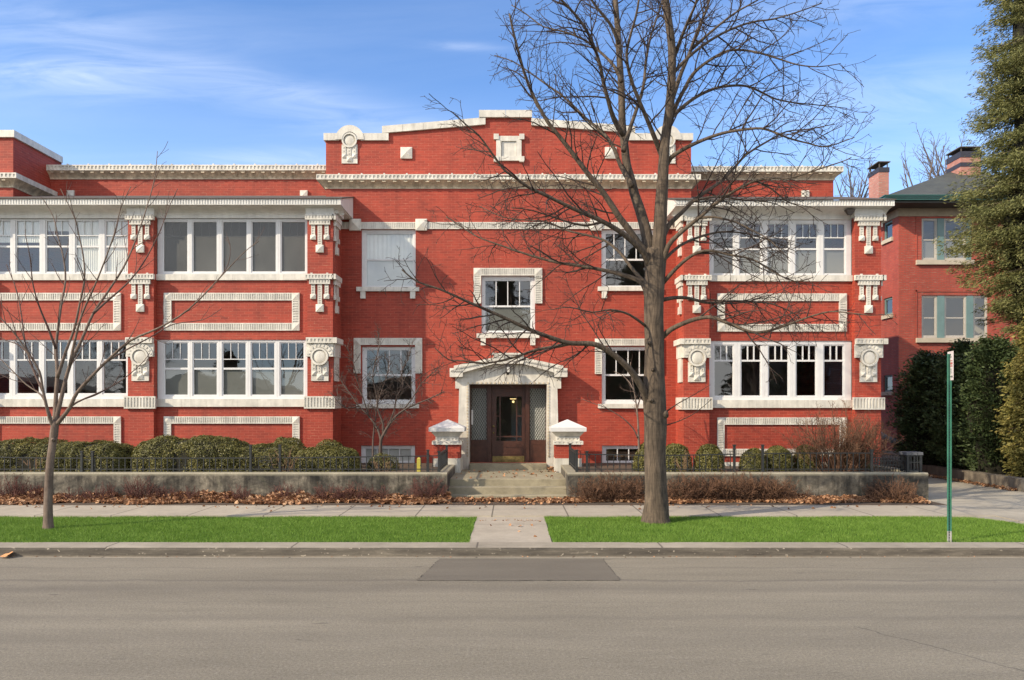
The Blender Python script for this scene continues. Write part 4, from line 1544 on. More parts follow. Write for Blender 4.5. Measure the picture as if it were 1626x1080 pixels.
bay(PIL[2][1], PIL[1][0], 0, lft_up, lft_lo, (-20, 193, 465.4, 525.2),
    dict(gy=(350.6, 431), mz=373.3, rail=390.8, blind=['curtain', 'curtain', 'pale_blind', 'curtain', 'curtain'], blind_z=[(345, 384), (345, 384), (345, 366), (345, 435), (345, 435)], thick=0.02),
    dict(gy=(543, 624.4), mz=571.5, thick=0.028))
bay(PILR[0][1], PILR[1][0], 1.7, rgt_up, rgt_lo, (1138.4, 1343.8, 466.4, 526.7),
    dict(gy=(355.6, 433.6), mz=377, rail=394.8, thick=0.02, blind=[None, 'blind', 'blind', 'blind', 'blind'], blind_z=[None, (393, 436), (393, 436), (393, 436), (394, 436)]),
    dict(gy=(549, 628), mz=572.7, thick=0.034))

# bay side walls behind the pilasters
for x in (PIL[0][1] - 0.16, PILR[0][0] + 0.16, PIL[2][0] + 0.16):
    mb = MB()
    mb.box(x - 0.1, x + 0.1, D_P + 0.681, D_C - 0.001, 0.3, Z(343, D_P))
    mb.build('wall', M['brick'], B)
# belt course returns, side caps of the bays
# pale frieze, cove, fluted gutter and sloping roof of each bay
GY = 20.70
def bay_roof(xa, xb, dy, endL, endR, pil):
    zg0, zg1 = Z(325.0 + dy, GY), Z(316.0 + dy, GY)
    mb = MB()
    mb.pits(xa, xb, zg0, zg1, GY, 0.10, 0.072, 0.55, 0.86, 0.018)
    zf0 = Z(347.0 + dy, D_S)
    zf1 = Z(341.8 + dy, D_S)
    n = 6
    prev = (GY + 0.02, zg0)
    pts = [prev]
    y1, z1 = D_S - 0.03, zf1 + 0.0
    for k in range(1, n + 1):
        t = k / n
        pts.append((prev[0] + (y1 - prev[0]) * math.sin(t * math.pi / 2), prev[1] + (z1 - prev[1]) * (1 - math.cos(t * math.pi / 2))))
    for (ya, za), (yb, zb2) in zip(pts, pts[1:]):
        mb.quad((xa + 0.01, ya, za), (xa + 0.01, yb, zb2), (xb - 0.01, yb, zb2), (xb - 0.01, ya, za))
    mb.box(pil[0] + 0.001, pil[1] - 0.001, D_S - 0.03, D_S + 0.2, zf0, zf1)
    e = mb.build('eave', M['eave'], B)
    # roof slope with boxed ends
    zr0 = zg1 + 0.015
    y_end = D_W - 0.001
    zr1 = zr0 + (y_end - GY) * 0.285
    mb = MB()
    mb.poly_yz([(GY - 0.03, zr0 - 0.013), (GY - 0.03, zr0 + 0.012), (y_end, zr1 + 0.012), (y_end, zr1 - 0.013)], xa - 0.03, xb + 0.03)
    mb.build('bay_roof', M['roof_edge'], B)
    for end, x in ((endL, xa), (endR, xb)):
        if not end: continue
        s = -1 if x == xa else 1
        mb = MB()
        # side fascia and soffit of the boxed eave
        yb_ = D_C - 0.002 if not end == 2 else D_W
        zb1 = zr0 + (yb_ - GY) * 0.285
        mb.poly_yz([(GY + 0.001, zg0), (GY + 0.001, zr0 - 0.014), (yb_, zb1 - 0.014), (yb_, zg0)], x - s * 0.05, x - s * 0.001)
        pe = pil[1] if s > 0 else pil[0]
        mb.box(pe + s * 0.02, x - s * 0.051, GY + 0.35, yb_, zg0 - 0.02, zg0 + 0.03)
        # cove block above the pilaster
        i0 = pe
        mb.poly_yz([(GY + 0.25, zg0 - 0.02), (D_P - 0.02, Z(342 + dy, D_P)), (D_P + 0.70, Z(342 + dy, D_P)), (D_P + 0.70, zg0 - 0.02)], i0 - s * 0.72, i0 + s * 0.03)
        mb.poly_yz([(GY + 0.36, zg0 - 0.022), (D_P + 0.05, Z(338 + dy, D_P)), (D_P + 0.75, Z(338 + dy, D_P)), (D_P + 0.75, zg0 - 0.022)], i0 + s * 0.031, i0 + s * 0.13)
        mb.build('eave_return', M['eave'], e)
    return e


xL = X(541.2, GY)
e = bay_roof(PIL[2][0] - 0.3, xL, 0, 1, 1, (PIL[2][0], PIL[0][1]))
mb = MB()
p0, p1 = PIL[1]
mb.poly_yz([(GY + 0.25, Z(326, GY)), (D_P - 0.02, Z(342, D_P)), (D_P + 0.30, Z(342, D_P)), (D_P + 0.30, Z(326, GY))], p0 - 0.02, p1 + 0.02)
mb.build('eave_return', M['eave'], e)
bay_roof(2 * C0 - xL, X(1420.6, GY), 1.9, 1, 2, (PILR[0][0], PILR[1][1]))
# wasp-nest like vent under the right eave
mb = MB()
mb.frustum(X(1350, 20.9), 20.92, Z(341, 20.9), 0.05, 0.04, Z(333, 20.9), 0.12, 0.09)
mb.build('eave_vent', M['roof_edge'], B)

# --- brick piers beside the landing
def pier(px0, px1, label):
    y0, y1 = 20.93, 21.60
    xa, xb = X(px0, y0), X(px1, y0)
    cx, cy = (xa + xb) / 2, (y0 + y1) / 2
    hx, hy = (xb - xa) / 2, (y1 - y0) / 2
    z = lambda py: Z(py, y0)
    p = empty('brick_pier', (cx, cy, 0.58))
    tag(p, label, 'pier', 'white capped brick piers at the entrance')
    mb = MB(); mb.box(xa, xb, y0, y1, z(728), z(705.9)); mb.build('shaft', M['brick'], p)
    mb = MB(); mb.box(xa - 0.012, xb + 0.012, y0 - 0.012, y1 + 0.012, 0.5, z(728.0)); mb.build('base', M['white_base'], p)
    mb = MB()
    mb.pits(xa - 0.05, xb + 0.05, z(706), z(700.3), y0 - 0.05, 0.05 + 2 * hy + 0.05, 0.11, 0.4, 0.4, 0.014)
    mb.pits(xa + 0.04, xb - 0.04, z(700.2), z(694), y0 + 0.02, 2 * hy - 0.04, 0.10, 0.5, 0.5, 0.016)
    mb.frustum(cx, cy, z(694), hx - 0.045, hy - 0.045, z(685.2), hx + 0.085, hy + 0.085)
    mb.build('collar', M['terra'], p)
    mb = MB()
    o = 0.125
    mb.frustum(cx, cy, z(685.2), hx + o, hy + o, z(679), hx + o + 0.005, hy + o + 0.005)
    mb.frustum(cx, cy, z(679) + 0.0005, hx + o + 0.005, hy + o + 0.005, z(679) + 0.21, 0.01, 0.01)
    mb.build('cap', M['white'], p)


pier(689, 730.2, 'white capped red brick pier left of the entrance door')
pier(881.5, 923, 'white capped red brick pier right of the entrance door')
# ------------------------------------------------------------------ trees
def smooth_path(pts, rad, sub=4):
    """Catmull-Rom through pts; radii interpolated"""
    out, ro = [], []
    n = len(pts)
    for i in range(n - 1):
        p0 = pts[max(i - 1, 0)]; p1 = pts[i]; p2 = pts[i + 1]; p3 = pts[min(i + 2, n - 1)]
        for k in range(sub):
            t = k / sub
            t2, t3 = t * t, t * t * t
            q = 0.5 * ((2 * p1) + (p2 - p0) * t + (2 * p0 - 5 * p1 + 4 * p2 - p3) * t2 + (3 * p1 - p0 - 3 * p2 + p3) * t3)
            out.append(q)
            ro.append(rad[i] + (rad[i + 1] - rad[i]) * t)
    out.append(pts[-1]); ro.append(rad[-1])
    return out, ro


def rand_unit(rng):
    while True:
        v = Vector((rng.uniform(-1, 1), rng.uniform(-1, 1), rng.uniform(-1, 1)))
        if 0.05 < v.length < 1:
            return v.normalized()


def wander(p, d, L, r0, r1, segs, rng, wob, trop):
    pts, rad = [p.copy()], [r0]
    d = d.normalized()
    q = p.copy()
    for k in range(segs):
        d = (d + rand_unit(rng) * wob + Vector((0, 0, trop))).normalized()
        q = q + d * (L / segs)
        pts.append(q.copy())
        rad.append(r0 + (r1 - r0) * (k + 1) / segs)
    return pts, rad


def spawn(mb, pts, rad, level, rng, cfg):
    """cfg[level] = dict(dens per m, len, r, segs, wob, trop, ang, tmin, sides)"""
    if level >= len(cfg):
        return
    c = cfg[level]
    seg = [(pts[i + 1] - pts[i]).length for i in range(len(pts) - 1)]
    L = sum(seg)
    if L < 1e-4: return
    n = L * c['dens']
    n = int(n) + (1 if rng.random() < n - int(n) else 0)
    for j in range(n):
        t = c['tmin'] + (1 - c['tmin']) * (j + rng.random()) / n
        s = t * L
        i = 0
        while i < len(seg) - 1 and s > seg[i]:
            s -= seg[i]; i += 1
        u = min(1, s / max(seg[i], 1e-6))
        p = pts[i].lerp(pts[i + 1], u)
        rp = rad[i] + (rad[i + 1] - rad[i]) * u
        tg = (pts[i + 1] - pts[i]).normalized()
        ax = tg.cross(rand_unit(rng))
        if ax.length < 1e-3: continue
        ax.normalize()
        a = R(rng.uniform(*c['ang']))
        d = Matrix.Rotation(a, 3, ax) @ tg
        ln = c['len'] * rng.uniform(0.55, 1.2) * (1 - 0.68 * t)
        if c.get('rel'):
            ln *= min(1.0, L / c['rel'])
        r0 = min(rp * 0.65, c['r'] * rng.uniform(0.8, 1.1))
        r0 = max(r0, c['rmin'])
        pp_, rr = wander(p, d, ln, r0, c['rmin'], c['segs'], rng, c['wob'], c['trop'])
        mb.tube(pp_, rr, c['sides'], cap=False)
        spawn(mb, pp_, rr, level + 1, rng, cfg)


def rough_trunk(mb, pts, rad, n, rng, amp=0.05, flute=0.0):
    """tube with an uneven, fluted surface"""
    ph = [rng.uniform(0, 6.28) for _ in range(6)]
    m = len(pts)
    i = len(mb.v)
    ref = Vector((1, 0, 0))
    for k in range(m):
        p = pts[k]
        t = (pts[min(k + 1, m - 1)] - pts[max(k - 1, 0)]).normalized()
        ref = (ref - t * ref.dot(t)).normalized()
        b = t.cross(ref)
        fl = flute * math.exp(-k * 0.55)
        for j in range(n):
            a = 2 * math.pi * j / n
            r = rad[k] * (1 + amp * math.sin(2 * a + ph[0] + k * 0.21) + amp * 0.8 * math.sin(3 * a + ph[1] - k * 0.13)
                          + amp * 0.6 * math.sin(5 * a + ph[2] + k * 0.3) + amp * 0.35 * math.sin(9 * a + ph[3] + k * 0.9)
                          + fl * math.sin(4 * a + ph[4]))
            q = p + ref * (r * math.cos(a)) + b * (r * math.sin(a))
            mb.v.append((q.x, q.y, q.z))
    for k in range(m - 1):
        a = i + k * n
        for j in range(n):
            j2 = (j + 1) % n
            mb.f.append((a + j, a + j2, a + n + j2, a + n + j))
    mb.f.append(tuple(range(i + (m - 1) * n, i + m * n)))


def lump(mb, c, r, d, n=10):
    """cut branch stub: short flared tube with a hollow end"""
    d = d.normalized()
    pts = [c - d * r * 0.8, c + d * r * 0.1, c + d * r * 0.55, c + d * r * 0.62, c + d * r * 0.4]
    mb.tube(pts, [r * 1.35, r * 1.05, r * 0.95, r * 0.7, r * 0.45], n)


# --- the large bare street tree
TD = 15.0
PXM = TD / F


def traced(pxs, r_a, r_b, dy, rng, sub=3, d0=TD):
    """limb traced from the photo; dy = how far its tip leans towards (-) or away from (+) the street"""
    pts = []
    L = [0]
    for a, b in zip(pxs, pxs[1:]):
        L.append(L[-1] + math.hypot(b[0] - a[0], b[1] - a[1]))
    for (x, y), l in zip(pxs, L):
        d = d0 + dy * (l / L[-1]) ** 0.9
        pts.append(P(x, y, d))
    rad = [r_a + (r_b - r_a) * (l / L[-1]) ** 0.58 for l in L]
    return smooth_path(pts, rad, sub)


rng = random.Random(11)
T = empty('bare_street_tree', (X(1041, TD), TD, 0.14))
tag(T, 'large bare tree with thick grey trunk and spreading leafless crown on the right lawn', 'tree')
tr = MB()
tpx = [(1041, 832, 24), (1041, 822, 21.5), (1041.5, 808, 20.2), (1041.5, 796, 19.3), (1041, 775, 18), (1040.5, 754, 17.2), (1040, 713, 17), (1041, 671, 17.4), (1039.5, 640, 17.4), (1039, 612, 16.4),
       (1039, 585, 15.5), (1039.5, 560, 15.0), (1039, 530, 15.4), (1038.5, 500, 15.6), (1039, 470, 16.2), (1040, 440, 16.5), (1041, 415, 16.5), (1041, 395, 15)]
p_, r_ = smooth_path([P(a, b, TD) for a, b, c in tpx], [c * PXM for a, b, c in tpx], 3)
rough_trunk(tr, p_, r_, 22, rng, 0.035, 0.05)
leaders = [
    ([(1034, 420), (1027, 375), (1018, 340), (1008, 310), (1001, 283), (995, 260), (991, 225), (988, 193), (987, 150), (985, 112), (981, 50), (977, 0), (972, -60), (966, -130)], 10.5, 3.2, 0.9),
    ([(1044, 425), (1048, 365), (1050, 325), (1052, 292), (1054, 255), (1056, 224), (1062, 180), (1065, 148), (1067, 100), (1066, 67), (1061, 30), (1057, 0), (1055, -70), (1057, -150)], 12.5, 4.0, -0.5),
]
limbs = [
    # left side
    ([(1031, 645), (1020, 617), (1004, 592), (985, 572), (962, 555), (940, 546), (905, 545), (880, 538), (840, 523), (795, 502), (740, 478), (700, 460), (662, 447), (638, 428)], 7.0, 1.0, -1.6),
    ([(905, 545), (880, 551), (850, 556), (815, 568), (770, 577), (735, 573), (712, 571), (690, 552)], 3.6, 0.7, -0.7),
    ([(1029, 480), (1020, 450), (990, 437), (957, 429), (920, 422), (885, 417), (850, 408), (822, 399), (790, 388), (760, 377), (735, 362), (708, 344)], 5.0, 0.7, 0.8),
    ([(1031, 430), (1022, 402), (990, 372), (957, 352), (925, 338), (903, 328), (870, 312), (840, 298), (815, 280), (800, 269), (780, 242), (760, 215), (740, 198), (719, 179)], 6.0, 0.8, -1.9),
    ([(1027, 405), (1012, 385), (998, 364), (984, 346), (970, 324), (957, 305), (946, 291), (935, 278), (920, 258), (908, 242), (890, 219), (872, 197), (857, 172), (845, 148), (832, 114), (823, 81), (815, 50), (809, 22)], 7.0, 1.4, -1.2),
    ([(1004, 296), (985, 262), (975, 236), (962, 216), (948, 203), (930, 188), (912, 170), (890, 150), (870, 136), (845, 118), (815, 98), (785, 88)], 4.6, 0.8, 1.6),
    ([(990, 215), (975, 190), (966, 160), (958, 130), (952, 100), (940, 66), (925, 38), (905, 14), (880, -12), (860, -40)], 4.4, 1.4, -1.6),
    ([(987, 130), (975, 105), (950, 80), (925, 62), (893, 50), (862, 42), (835, 22), (812, 8)], 3.4, 0.8, 0.9),
    ([(983, 70), (970, 40), (950, 15), (930, -15), (915, -50)], 3.4, 1.2, -0.7),
    ([(1032, 455), (1008, 432), (985, 402), (960, 382), (930, 373), (900, 366), (868, 352), (840, 350), (800, 345), (760, 327)], 3.8, 0.7, 1.9),
    ([(957, 352), (930, 358), (900, 352), (870, 342), (840, 333), (812, 330)], 2.4, 0.7, -1.2),
    ([(990, 240), (1000, 205), (1012, 170), (1022, 135), (1026, 95), (1034, 55), (1046, 20), (1056, -15)], 4.2, 1.4, 1.4),
    ([(1054, 255), (1042, 225), (1029, 193), (1015, 160), (1002, 126), (995, 90), (1000, 60), (1010, 25), (1016, -10)], 4.8, 1.4, -1.5),
    ([(1028, 520), (1000, 500), (970, 492), (940, 496), (905, 488), (875, 492)], 2.6, 0.6, -1.4),
    # right side
    ([(1050, 430), (1061, 391), (1085, 366), (1110, 346), (1132, 327), (1155, 310), (1178, 297), (1200, 287), (1228, 283), (1254, 283), (1296, 270), (1339, 256), (1352, 250)], 5.2, 0.7, -1.3),
    ([(1050, 385), (1061, 359), (1082, 338), (1101, 319), (1125, 302), (1146, 287), (1166, 266), (1186, 245), (1218, 225), (1249, 209), (1285, 205), (1325, 197)], 5.0, 0.7, 1.3),
    ([(1054, 272), (1065, 251), (1082, 239), (1101, 229), (1125, 219), (1150, 211), (1180, 206), (1209, 204), (1232, 211), (1254, 220), (1285, 228), (1312, 233), (1357, 218)], 4.4, 0.6, -1.8),
    ([(1062, 205), (1065, 189), (1082, 172), (1101, 157), (1121, 146), (1141, 139), (1164, 136), (1186, 137), (1208, 146), (1231, 157), (1260, 163), (1290, 166), (1345, 172)], 4.2, 0.6, 1.8),
    ([(1065, 195), (1070, 175), (1085, 145), (1101, 117), (1125, 97), (1155, 81), (1182, 80), (1209, 85), (1238, 94), (1267, 103), (1300, 106), (1335, 101)], 4.2, 0.6, -0.9),
    ([(1066, 160), (1082, 115), (1095, 84), (1107, 50), (1119, 22), (1132, -15), (1150, -50)], 4.6, 1.4, 1.0),
    ([(1067, 100), (1078, 70), (1092, 35), (1105, 5), (1112, -30)], 3.8, 1.4, -1.2),
    ([(1066, 120), (1092, 92), (1125, 66), (1160, 47), (1195, 35), (1230, 30), (1270, 18), (1305, 5)], 3.6, 0.8, 0.6),
    ([(1098, 78), (1130, 50), (1165, 22), (1200, 2), (1235, -20)], 2.8, 0.8, -0.6),
    ([(1052, 535), (1066, 523), (1089, 512), (1112, 505), (1131, 504), (1148, 510), (1163, 516), (1182, 524), (1200, 528), (1222, 525), (1244, 518), (1266, 510), (1286, 503), (1318, 495), (1350, 497), (1384, 501)], 4.8, 0.6, -1.7),
    ([(1053, 476), (1070, 473), (1089, 473), (1107, 477), (1126, 481), (1165, 478), (1217, 481), (1240, 488), (1261, 498), (1277, 511), (1293, 523)], 3.6, 0.6, 1.1),
    ([(1052, 450), (1075, 425), (1100, 405), (1125, 398), (1160, 405), (1195, 412), (1225, 430), (1262, 447), (1292, 440)], 3.8, 0.6, -1.4),
    ([(1052, 415), (1080, 390), (1115, 375), (1150, 368), (1190, 372), (1230, 385), (1265, 400)], 3.4, 0.6, 1.6),
    ([(1110, 346), (1135, 345), (1165, 352), (1195, 366), (1220, 380), (1250, 408)], 2.4, 0.6, -1.2),
    ([(1200, 287), (1225, 300), (1250, 320), (1275, 330), (1300, 352)], 2.0, 0.5, 0.4),
    ([(1101, 319), (1140, 312), (1180, 318), (1225, 322), (1262, 338)], 2.4, 0.5, 0.9),
    # small shoots on the trunk
    ([(1056, 655), (1078, 640), (1100, 628), (1128, 611)], 1.3, 0.35, -0.5),
    ([(1055, 676), (1080, 668), (1105, 655), (1130, 634)], 1.2, 0.35, -0.3),
    ([(1026, 640), (1013, 628), (1000, 612), (988, 590)], 1.1, 0.35, 0.3),
]
cr = MB()
CFG = [
    dict(dens=4.9, len=1.6, r=0.018, rmin=0.0055, segs=6, wob=0.20, trop=0.02, ang=(28, 62), tmin=0.16, sides=4, rel=2.2),
    dict(dens=5.2, len=0.62, r=0.0085, rmin=0.0042, segs=4, wob=0.26, trop=-0.02, ang=(30, 70), tmin=0.12, sides=3),
    dict(dens=6.5, len=0.24, r=0.0050, rmin=0.0036, segs=2, wob=0.28, trop=-0.05, ang=(35, 75), tmin=0.15, sides=3),
]
for px, ra, rb, dy in leaders:
    a, b = traced(px, ra * PXM, rb * PXM, dy, rng)
    rough_trunk(tr, a, b, 14, rng, 0.035)
    spawn(cr, a[8:], b[8:], 0, rng, CFG)
for px, ra, rb, dy in limbs:
    # limbs that fork from a leaning limb start where that limb is
    d0 = TD
    a, b = traced(px, ra * PXM, rb * PXM, dy, rng, 3, d0)
    (tr if ra >= 2.0 else cr).tube(a, b, 9 if ra > 4 else 6)
    if ra > 1.5:
        spawn(cr, a[2:], b[2:], 0, rng, CFG)
    else:
        spawn(cr, a, b, 2, rng, CFG)
lump(tr, P(1034, 636, TD - 0.2), 0.04, Vector((-0.5, -1, 0.1)))
lump(tr, P(1056.5, 658, TD - 0.1), 0.075, Vector((1, -0.55, 0.15)), 12)
lump(tr, P(1037, 587, TD - 0.2), 0.028, Vector((0.1, -1, 0.1)))
lump(tr, P(1030, 545, TD - 0.19), 0.03, Vector((-0.6, -1, 0.1)))
tr.build('trunk', M['bark'], T, True)
cr.build('crown', M['twig'], T, True)

# --- young tree on the left lawn
YD = 14.2
K2 = YD / F
rng = random.Random(5)
T2 = empty('bare_young_tree', (X(77, YD), YD, 0.14))
tag(T2, 'slender young bare tree with a smooth pale trunk on the left lawn', 'tree')
tr = MB(); cr = MB()
tpx = [(77, 841, 9.6), (76.5, 833, 7.8), (76.5, 815, 6.8), (77, 787, 6.2), (78.5, 755, 5.8), (80.5, 730, 5.5), (83.5, 705, 5.4), (85.5, 690, 6.2), (87, 676, 5.8), (88, 668, 5.0)]
a, b = smooth_path([P(x, y, YD) for x, y, r in tpx], [r * K2 for x, y, r in tpx], 3)
rough_trunk(tr, a, b, 14, rng, 0.03, 0.12)
lump(tr, P(84, 698, YD - 0.06), 0.03, Vector((-0.3, -1, 0)))
l2 = [
    ([(87, 680), (89, 628), (91, 591), (89, 554), (93, 515), (98, 480), (104, 445), (101, 410), (92, 375), (85, 345), (70, 318)], 4.4, 0.6, 0.5),
    ([(86, 682), (78, 661), (68.5, 621), (63, 591), (48, 565), (22, 528), (-2, 502), (-30, 470)], 3.2, 0.6, -0.7),
    ([(86, 684), (78, 655), (66, 628), (41, 610), (15, 584), (-2, 568), (-25, 552)], 2.6, 0.5, 0.6),
    ([(88, 674), (94, 669), (111, 647), (122, 624), (148, 595), (167, 576), (207, 541), (252, 521), (300, 491), (350, 440), (386, 402), (411, 383)], 3.8, 0.5, -1.0),
    ([(88, 676), (92, 655), (100, 621), (111, 580), (130, 539), (148, 498), (168, 468), (196, 425), (216, 380), (236, 320), (246, 280), (250, 240)], 4.2, 0.5, 0.5),
    ([(89, 672), (104, 655), (122, 639), (163, 621), (196, 602), (226, 576), (238, 560)], 2.4, 0.5, 0.8),
    ([(91, 600), (104, 560), (118, 522), (126, 485), (134, 445), (133, 412), (125, 372), (118, 345), (96, 300)], 3.0, 0.5, -0.6),
    ([(111, 580), (118, 545), (130, 500), (150, 455), (166, 415), (182, 370), (192, 330), (208, 296)], 2.6, 0.5, -1.0),
    ([(148, 498), (170, 478), (200, 452), (226, 420), (252, 372), (268, 330), (282, 300)], 2.2, 0.5, 0.9),
    ([(68, 621), (52, 585), (40, 545), (34, 500), (26, 460), (10, 420)], 2.2, 0.5, 0.7),
    ([(89, 554), (76, 520), (62, 486), (52, 450), (48, 410), (40, 372)], 2.3, 0.5, -0.7),
    ([(167, 576), (200, 556), (240, 535), (275, 515), (322, 508), (352, 490)], 1.8, 0.45, 0.6),
    ([(48, 565), (30, 548), (8, 540), (-12, 528)], 1.6, 0.45, 0.2),
    ([(350, 440), (362, 420), (366, 395), (360, 375)], 0.9, 0.4, 0.1),
]
CFG2 = [
    dict(dens=2.5, len=0.95, r=0.009, rmin=0.0036, segs=5, wob=0.13, trop=0.06, ang=(22, 50), tmin=0.15, sides=4, rel=2.2),
    dict(dens=2.8, len=0.40, r=0.005, rmin=0.0032, segs=3, wob=0.18, trop=0.04, ang=(25, 55), tmin=0.15, sides=3),
]
for px, ra, rb, dy in l2:
    a, b = traced(px, ra * K2, rb * K2, dy, rng, 3, YD)
    (tr if ra > 2.5 else cr).tube(a, b, 7)
    spawn(cr, a[3:], b[3:], 0, rng, CFG2)
tr.build('trunk', M['bark_young'], T2, True)
cr.build('crown', M['twig_young'], T2, True)

# --- small ornamental tree under the left windows
OD = 20.2
K3 = OD / F
rng = random.Random(8)
T3 = empty('ornamental_tree', (X(604, OD), OD, YARD))
tag(T3, 'small bare many stemmed ornamental tree in front of the lower window left of the door', 'tree')
tr = MB(); cr = MB()
l3 = [
    ([(604, 744), (604, 722), (605, 700), (609, 690), (622, 668), (640, 652), (660, 642), (680, 634), (705, 622)], 5.5, 0.9, -0.5),
    ([(605, 700), (600, 682), (585, 660), (570, 645), (558, 628), (545, 610), (533, 590)], 3.2, 0.8, 0.3),
    ([(609, 690), (608, 672), (600, 650), (598, 628), (592, 600), (596, 575), (602, 550), (600, 525)], 2.8, 0.7, -0.5),
    ([(614, 680), (625, 655), (630, 630), (640, 612), (638, 590), (648, 570), (655, 545)], 2.4, 0.7, 0.6),
    ([(593, 744), (592, 720), (593, 690), (598, 650), (600, 640), (608, 615), (616, 590), (618, 565)], 2.8, 0.7, 0.3),
    ([(640, 652), (655, 632), (670, 608), (690, 590), (705, 575)], 1.9, 0.6, -0.5),
    ([(570, 645), (552, 648), (538, 640), (525, 622)], 1.7, 0.6, -0.4),
    ([(585, 660), (576, 630), (566, 600), (560, 572), (548, 548)], 1.7, 0.6, -0.6),
]
CFG3 = [
    dict(dens=11.0, len=0.72, r=0.009, rmin=0.0036, segs=5, wob=0.24, trop=0.05, ang=(28, 65), tmin=0.25, sides=4, rel=1.0),
    dict(dens=9.5, len=0.30, r=0.0052, rmin=0.0034, segs=3, wob=0.28, trop=0.0, ang=(30, 70), tmin=0.15, sides=3),
    dict(dens=9.5, len=0.13, r=0.0036, rmin=0.0030, segs=2, wob=0.3, trop=0.0, ang=(30, 70), tmin=0.2, sides=3),
]
for px, ra, rb, dy in l3:
    a, b = traced(px, ra * K3, rb * K3, dy, rng, 3, OD)
    tr.tube(a, [q * 0.72 for q in b], 7)
    spawn(cr, a, b, 0, rng, CFG3)
tr.build('trunk', M['twig_orn'], T3, True)
cr.build('crown', M['twig_orn'], T3, True)

# --- sapling behind the large trunk
SD = 19.6
rng = random.Random(3)
T4 = empty('bare_sapling', (X(1015, SD), SD, YARD))
tag(T4, 'thin bare sapling with one upright stem just left of the thick trunk', 'tree')
tr = MB(); cr = MB()
k4 = SD / F
l4 = [
    ([(1016, 746), (1015, 720), (1014, 696), (1013, 668), (1010, 640), (1006, 615), (1003, 596), (1001, 575)], 2.6, 0.7, 0.2),
    ([(1013, 696), (1005, 680), (990, 665), (975, 655), (958, 646), (940, 640), (925, 634)], 1.3, 0.5, -0.5),
    ([(1008, 625), (1000, 608), (988, 596), (975, 590)], 1.1, 0.5, 0.3),
    ([(1012, 650), (1020, 620), (1030, 600), (1036, 585)], 1.1, 0.5, 0.4),
]
for px, ra, rb, dy in l4:
    a, b = traced(px, ra * k4, rb * k4, dy, rng, 3, SD)
    tr.tube(a, b, 6)
    spawn(cr, a[6:], b[6:], 0, rng, [dict(CFG3[0], dens=5.0), dict(CFG3[1], dens=6.0)])
tr.build('trunk', M['bark_young'], T4, True)
cr.build('crown', M['twig_young'], T4, True)


# --- bare shrubs
def bare_shrub(name, label, px, pyb, d, h, spread, nst, mat, seed, dens=9, group=None, cat='shrub', zbase=None, lean=0.0, r=0.006, flat=0.6, wob=0.2, sub=0.22):
    rng = random.Random(seed)
    zb = Z(pyb, d) if zbase is None else zbase
    base = Vector((X(px, d), d, zb))
    mb = MB()
    cfg = [dict(dens=dens, len=sub, r=r * 0.6, rmin=0.0032, segs=3, wob=0.28, trop=0.06, ang=(25, 65), tmin=0.25, sides=3),
           dict(dens=dens, len=sub * 0.45, r=0.0034, rmin=0.0028, segs=2, wob=0.3, trop=0.03, ang=(30, 70), tmin=0.2, sides=3)]
    for k in range(nst):
        a = rng.uniform(0, 2 * math.pi)
        rr = math.sqrt(rng.random())
        root = base + Vector((math.cos(a) * rr * spread * 0.35, math.sin(a) * rr * spread * 0.35 * flat, -0.03))
        d_ = Vector((math.cos(a) * rr * spread * 0.75 + lean, math.sin(a) * rr * spread * 0.75 * flat, h)).normalized()
        ln = h * rng.uniform(0.7, 1.1) * (1.12 - 0.35 * rr)
        p, q = wander(root, d_, ln, r * rng.uniform(0.7, 1.1), 0.0036, 6, rng, wob, 0.04)
        mb.tube(p, q, 4, cap=False)
        spawn(mb, p, q, 0, rng, cfg)
    o = mb.build(name, mat)
    # origin at the foot of the plant
    o.data.transform(Matrix.Translation(-base)); o.location = base
    return tag(o, label, cat, group)


bare_shrub('bare_shrub', 'tall rounded bare brown shrub with dense reddish twigs before the right bay', 1332, 747, 19.6, 1.68, 1.7, 115, M['twig_brown'], 21, dens=9, r=0.012, sub=0.46)
bare_shrub('bare_shrub', 'tan dry shrub stems poking through the fence before the left hedge', 452, 747, 18.75, 0.62, 0.55, 18, M['twig_tan'], 22, dens=4, r=0.007)
bare_shrub('bare_shrub', 'few dry tan stems in front of the hedge beside the young tree', 60, 748, 18.8, 0.5, 0.5, 10, M['twig_tan'], 23, dens=3)
bare_shrub('bare_shrub', 'dry stems at the foot of the small ornamental tree', 606, 747, 18.9, 0.36, 0.4, 16, M['twig_tan'], 24, dens=5)
bare_shrub('bare_shrub', 'dry tan stems behind the fence between the two round bushes right of the thick trunk', 1088, 747, 18.9, 0.45, 0.35, 14, M['twig_tan'], 25, dens=5)
WDP = 18.02
low = [(938, .62, .55, 36), (972, .66, .5, 36), (1003, .60, .45, 30), (1082, .60, .5, 36), (1112, .64, .5, 36), (1146, .66, .52, 36),
       (1180, .66, .5, 36), (1212, .64, .5, 36), (1240, .55, .45, 28)]
for i, (px, h, sp_, n) in enumerate(low):
    bare_shrub('low_shrub', 'dense brown leafless low shrub in the row against the right retaining wall', px, 801, WDP, h * 1.12, sp_ * 1.15, int(n * 1.5), M['twig_brown'], 40 + i, dens=17,
               group='low bare shrubs along the right retaining wall', zbase=0.16, wob=0.3, r=0.007)
bare_shrub('low_shrub', 'small sparse leafless shrub alone before the pale stained stretch of the right wall', 1277, 801, WDP, 0.38, 0.42, 18, M['twig_brown'], 61, dens=12, zbase=0.16, wob=0.3)
bare_shrub('low_shrub', 'wide dense bare shrub at the driveway end of the right retaining wall', 1418, 801, WDP, 0.66, 1.0, 95, M['twig_brown'], 62, dens=13, zbase=0.16, wob=0.32, r=0.007)
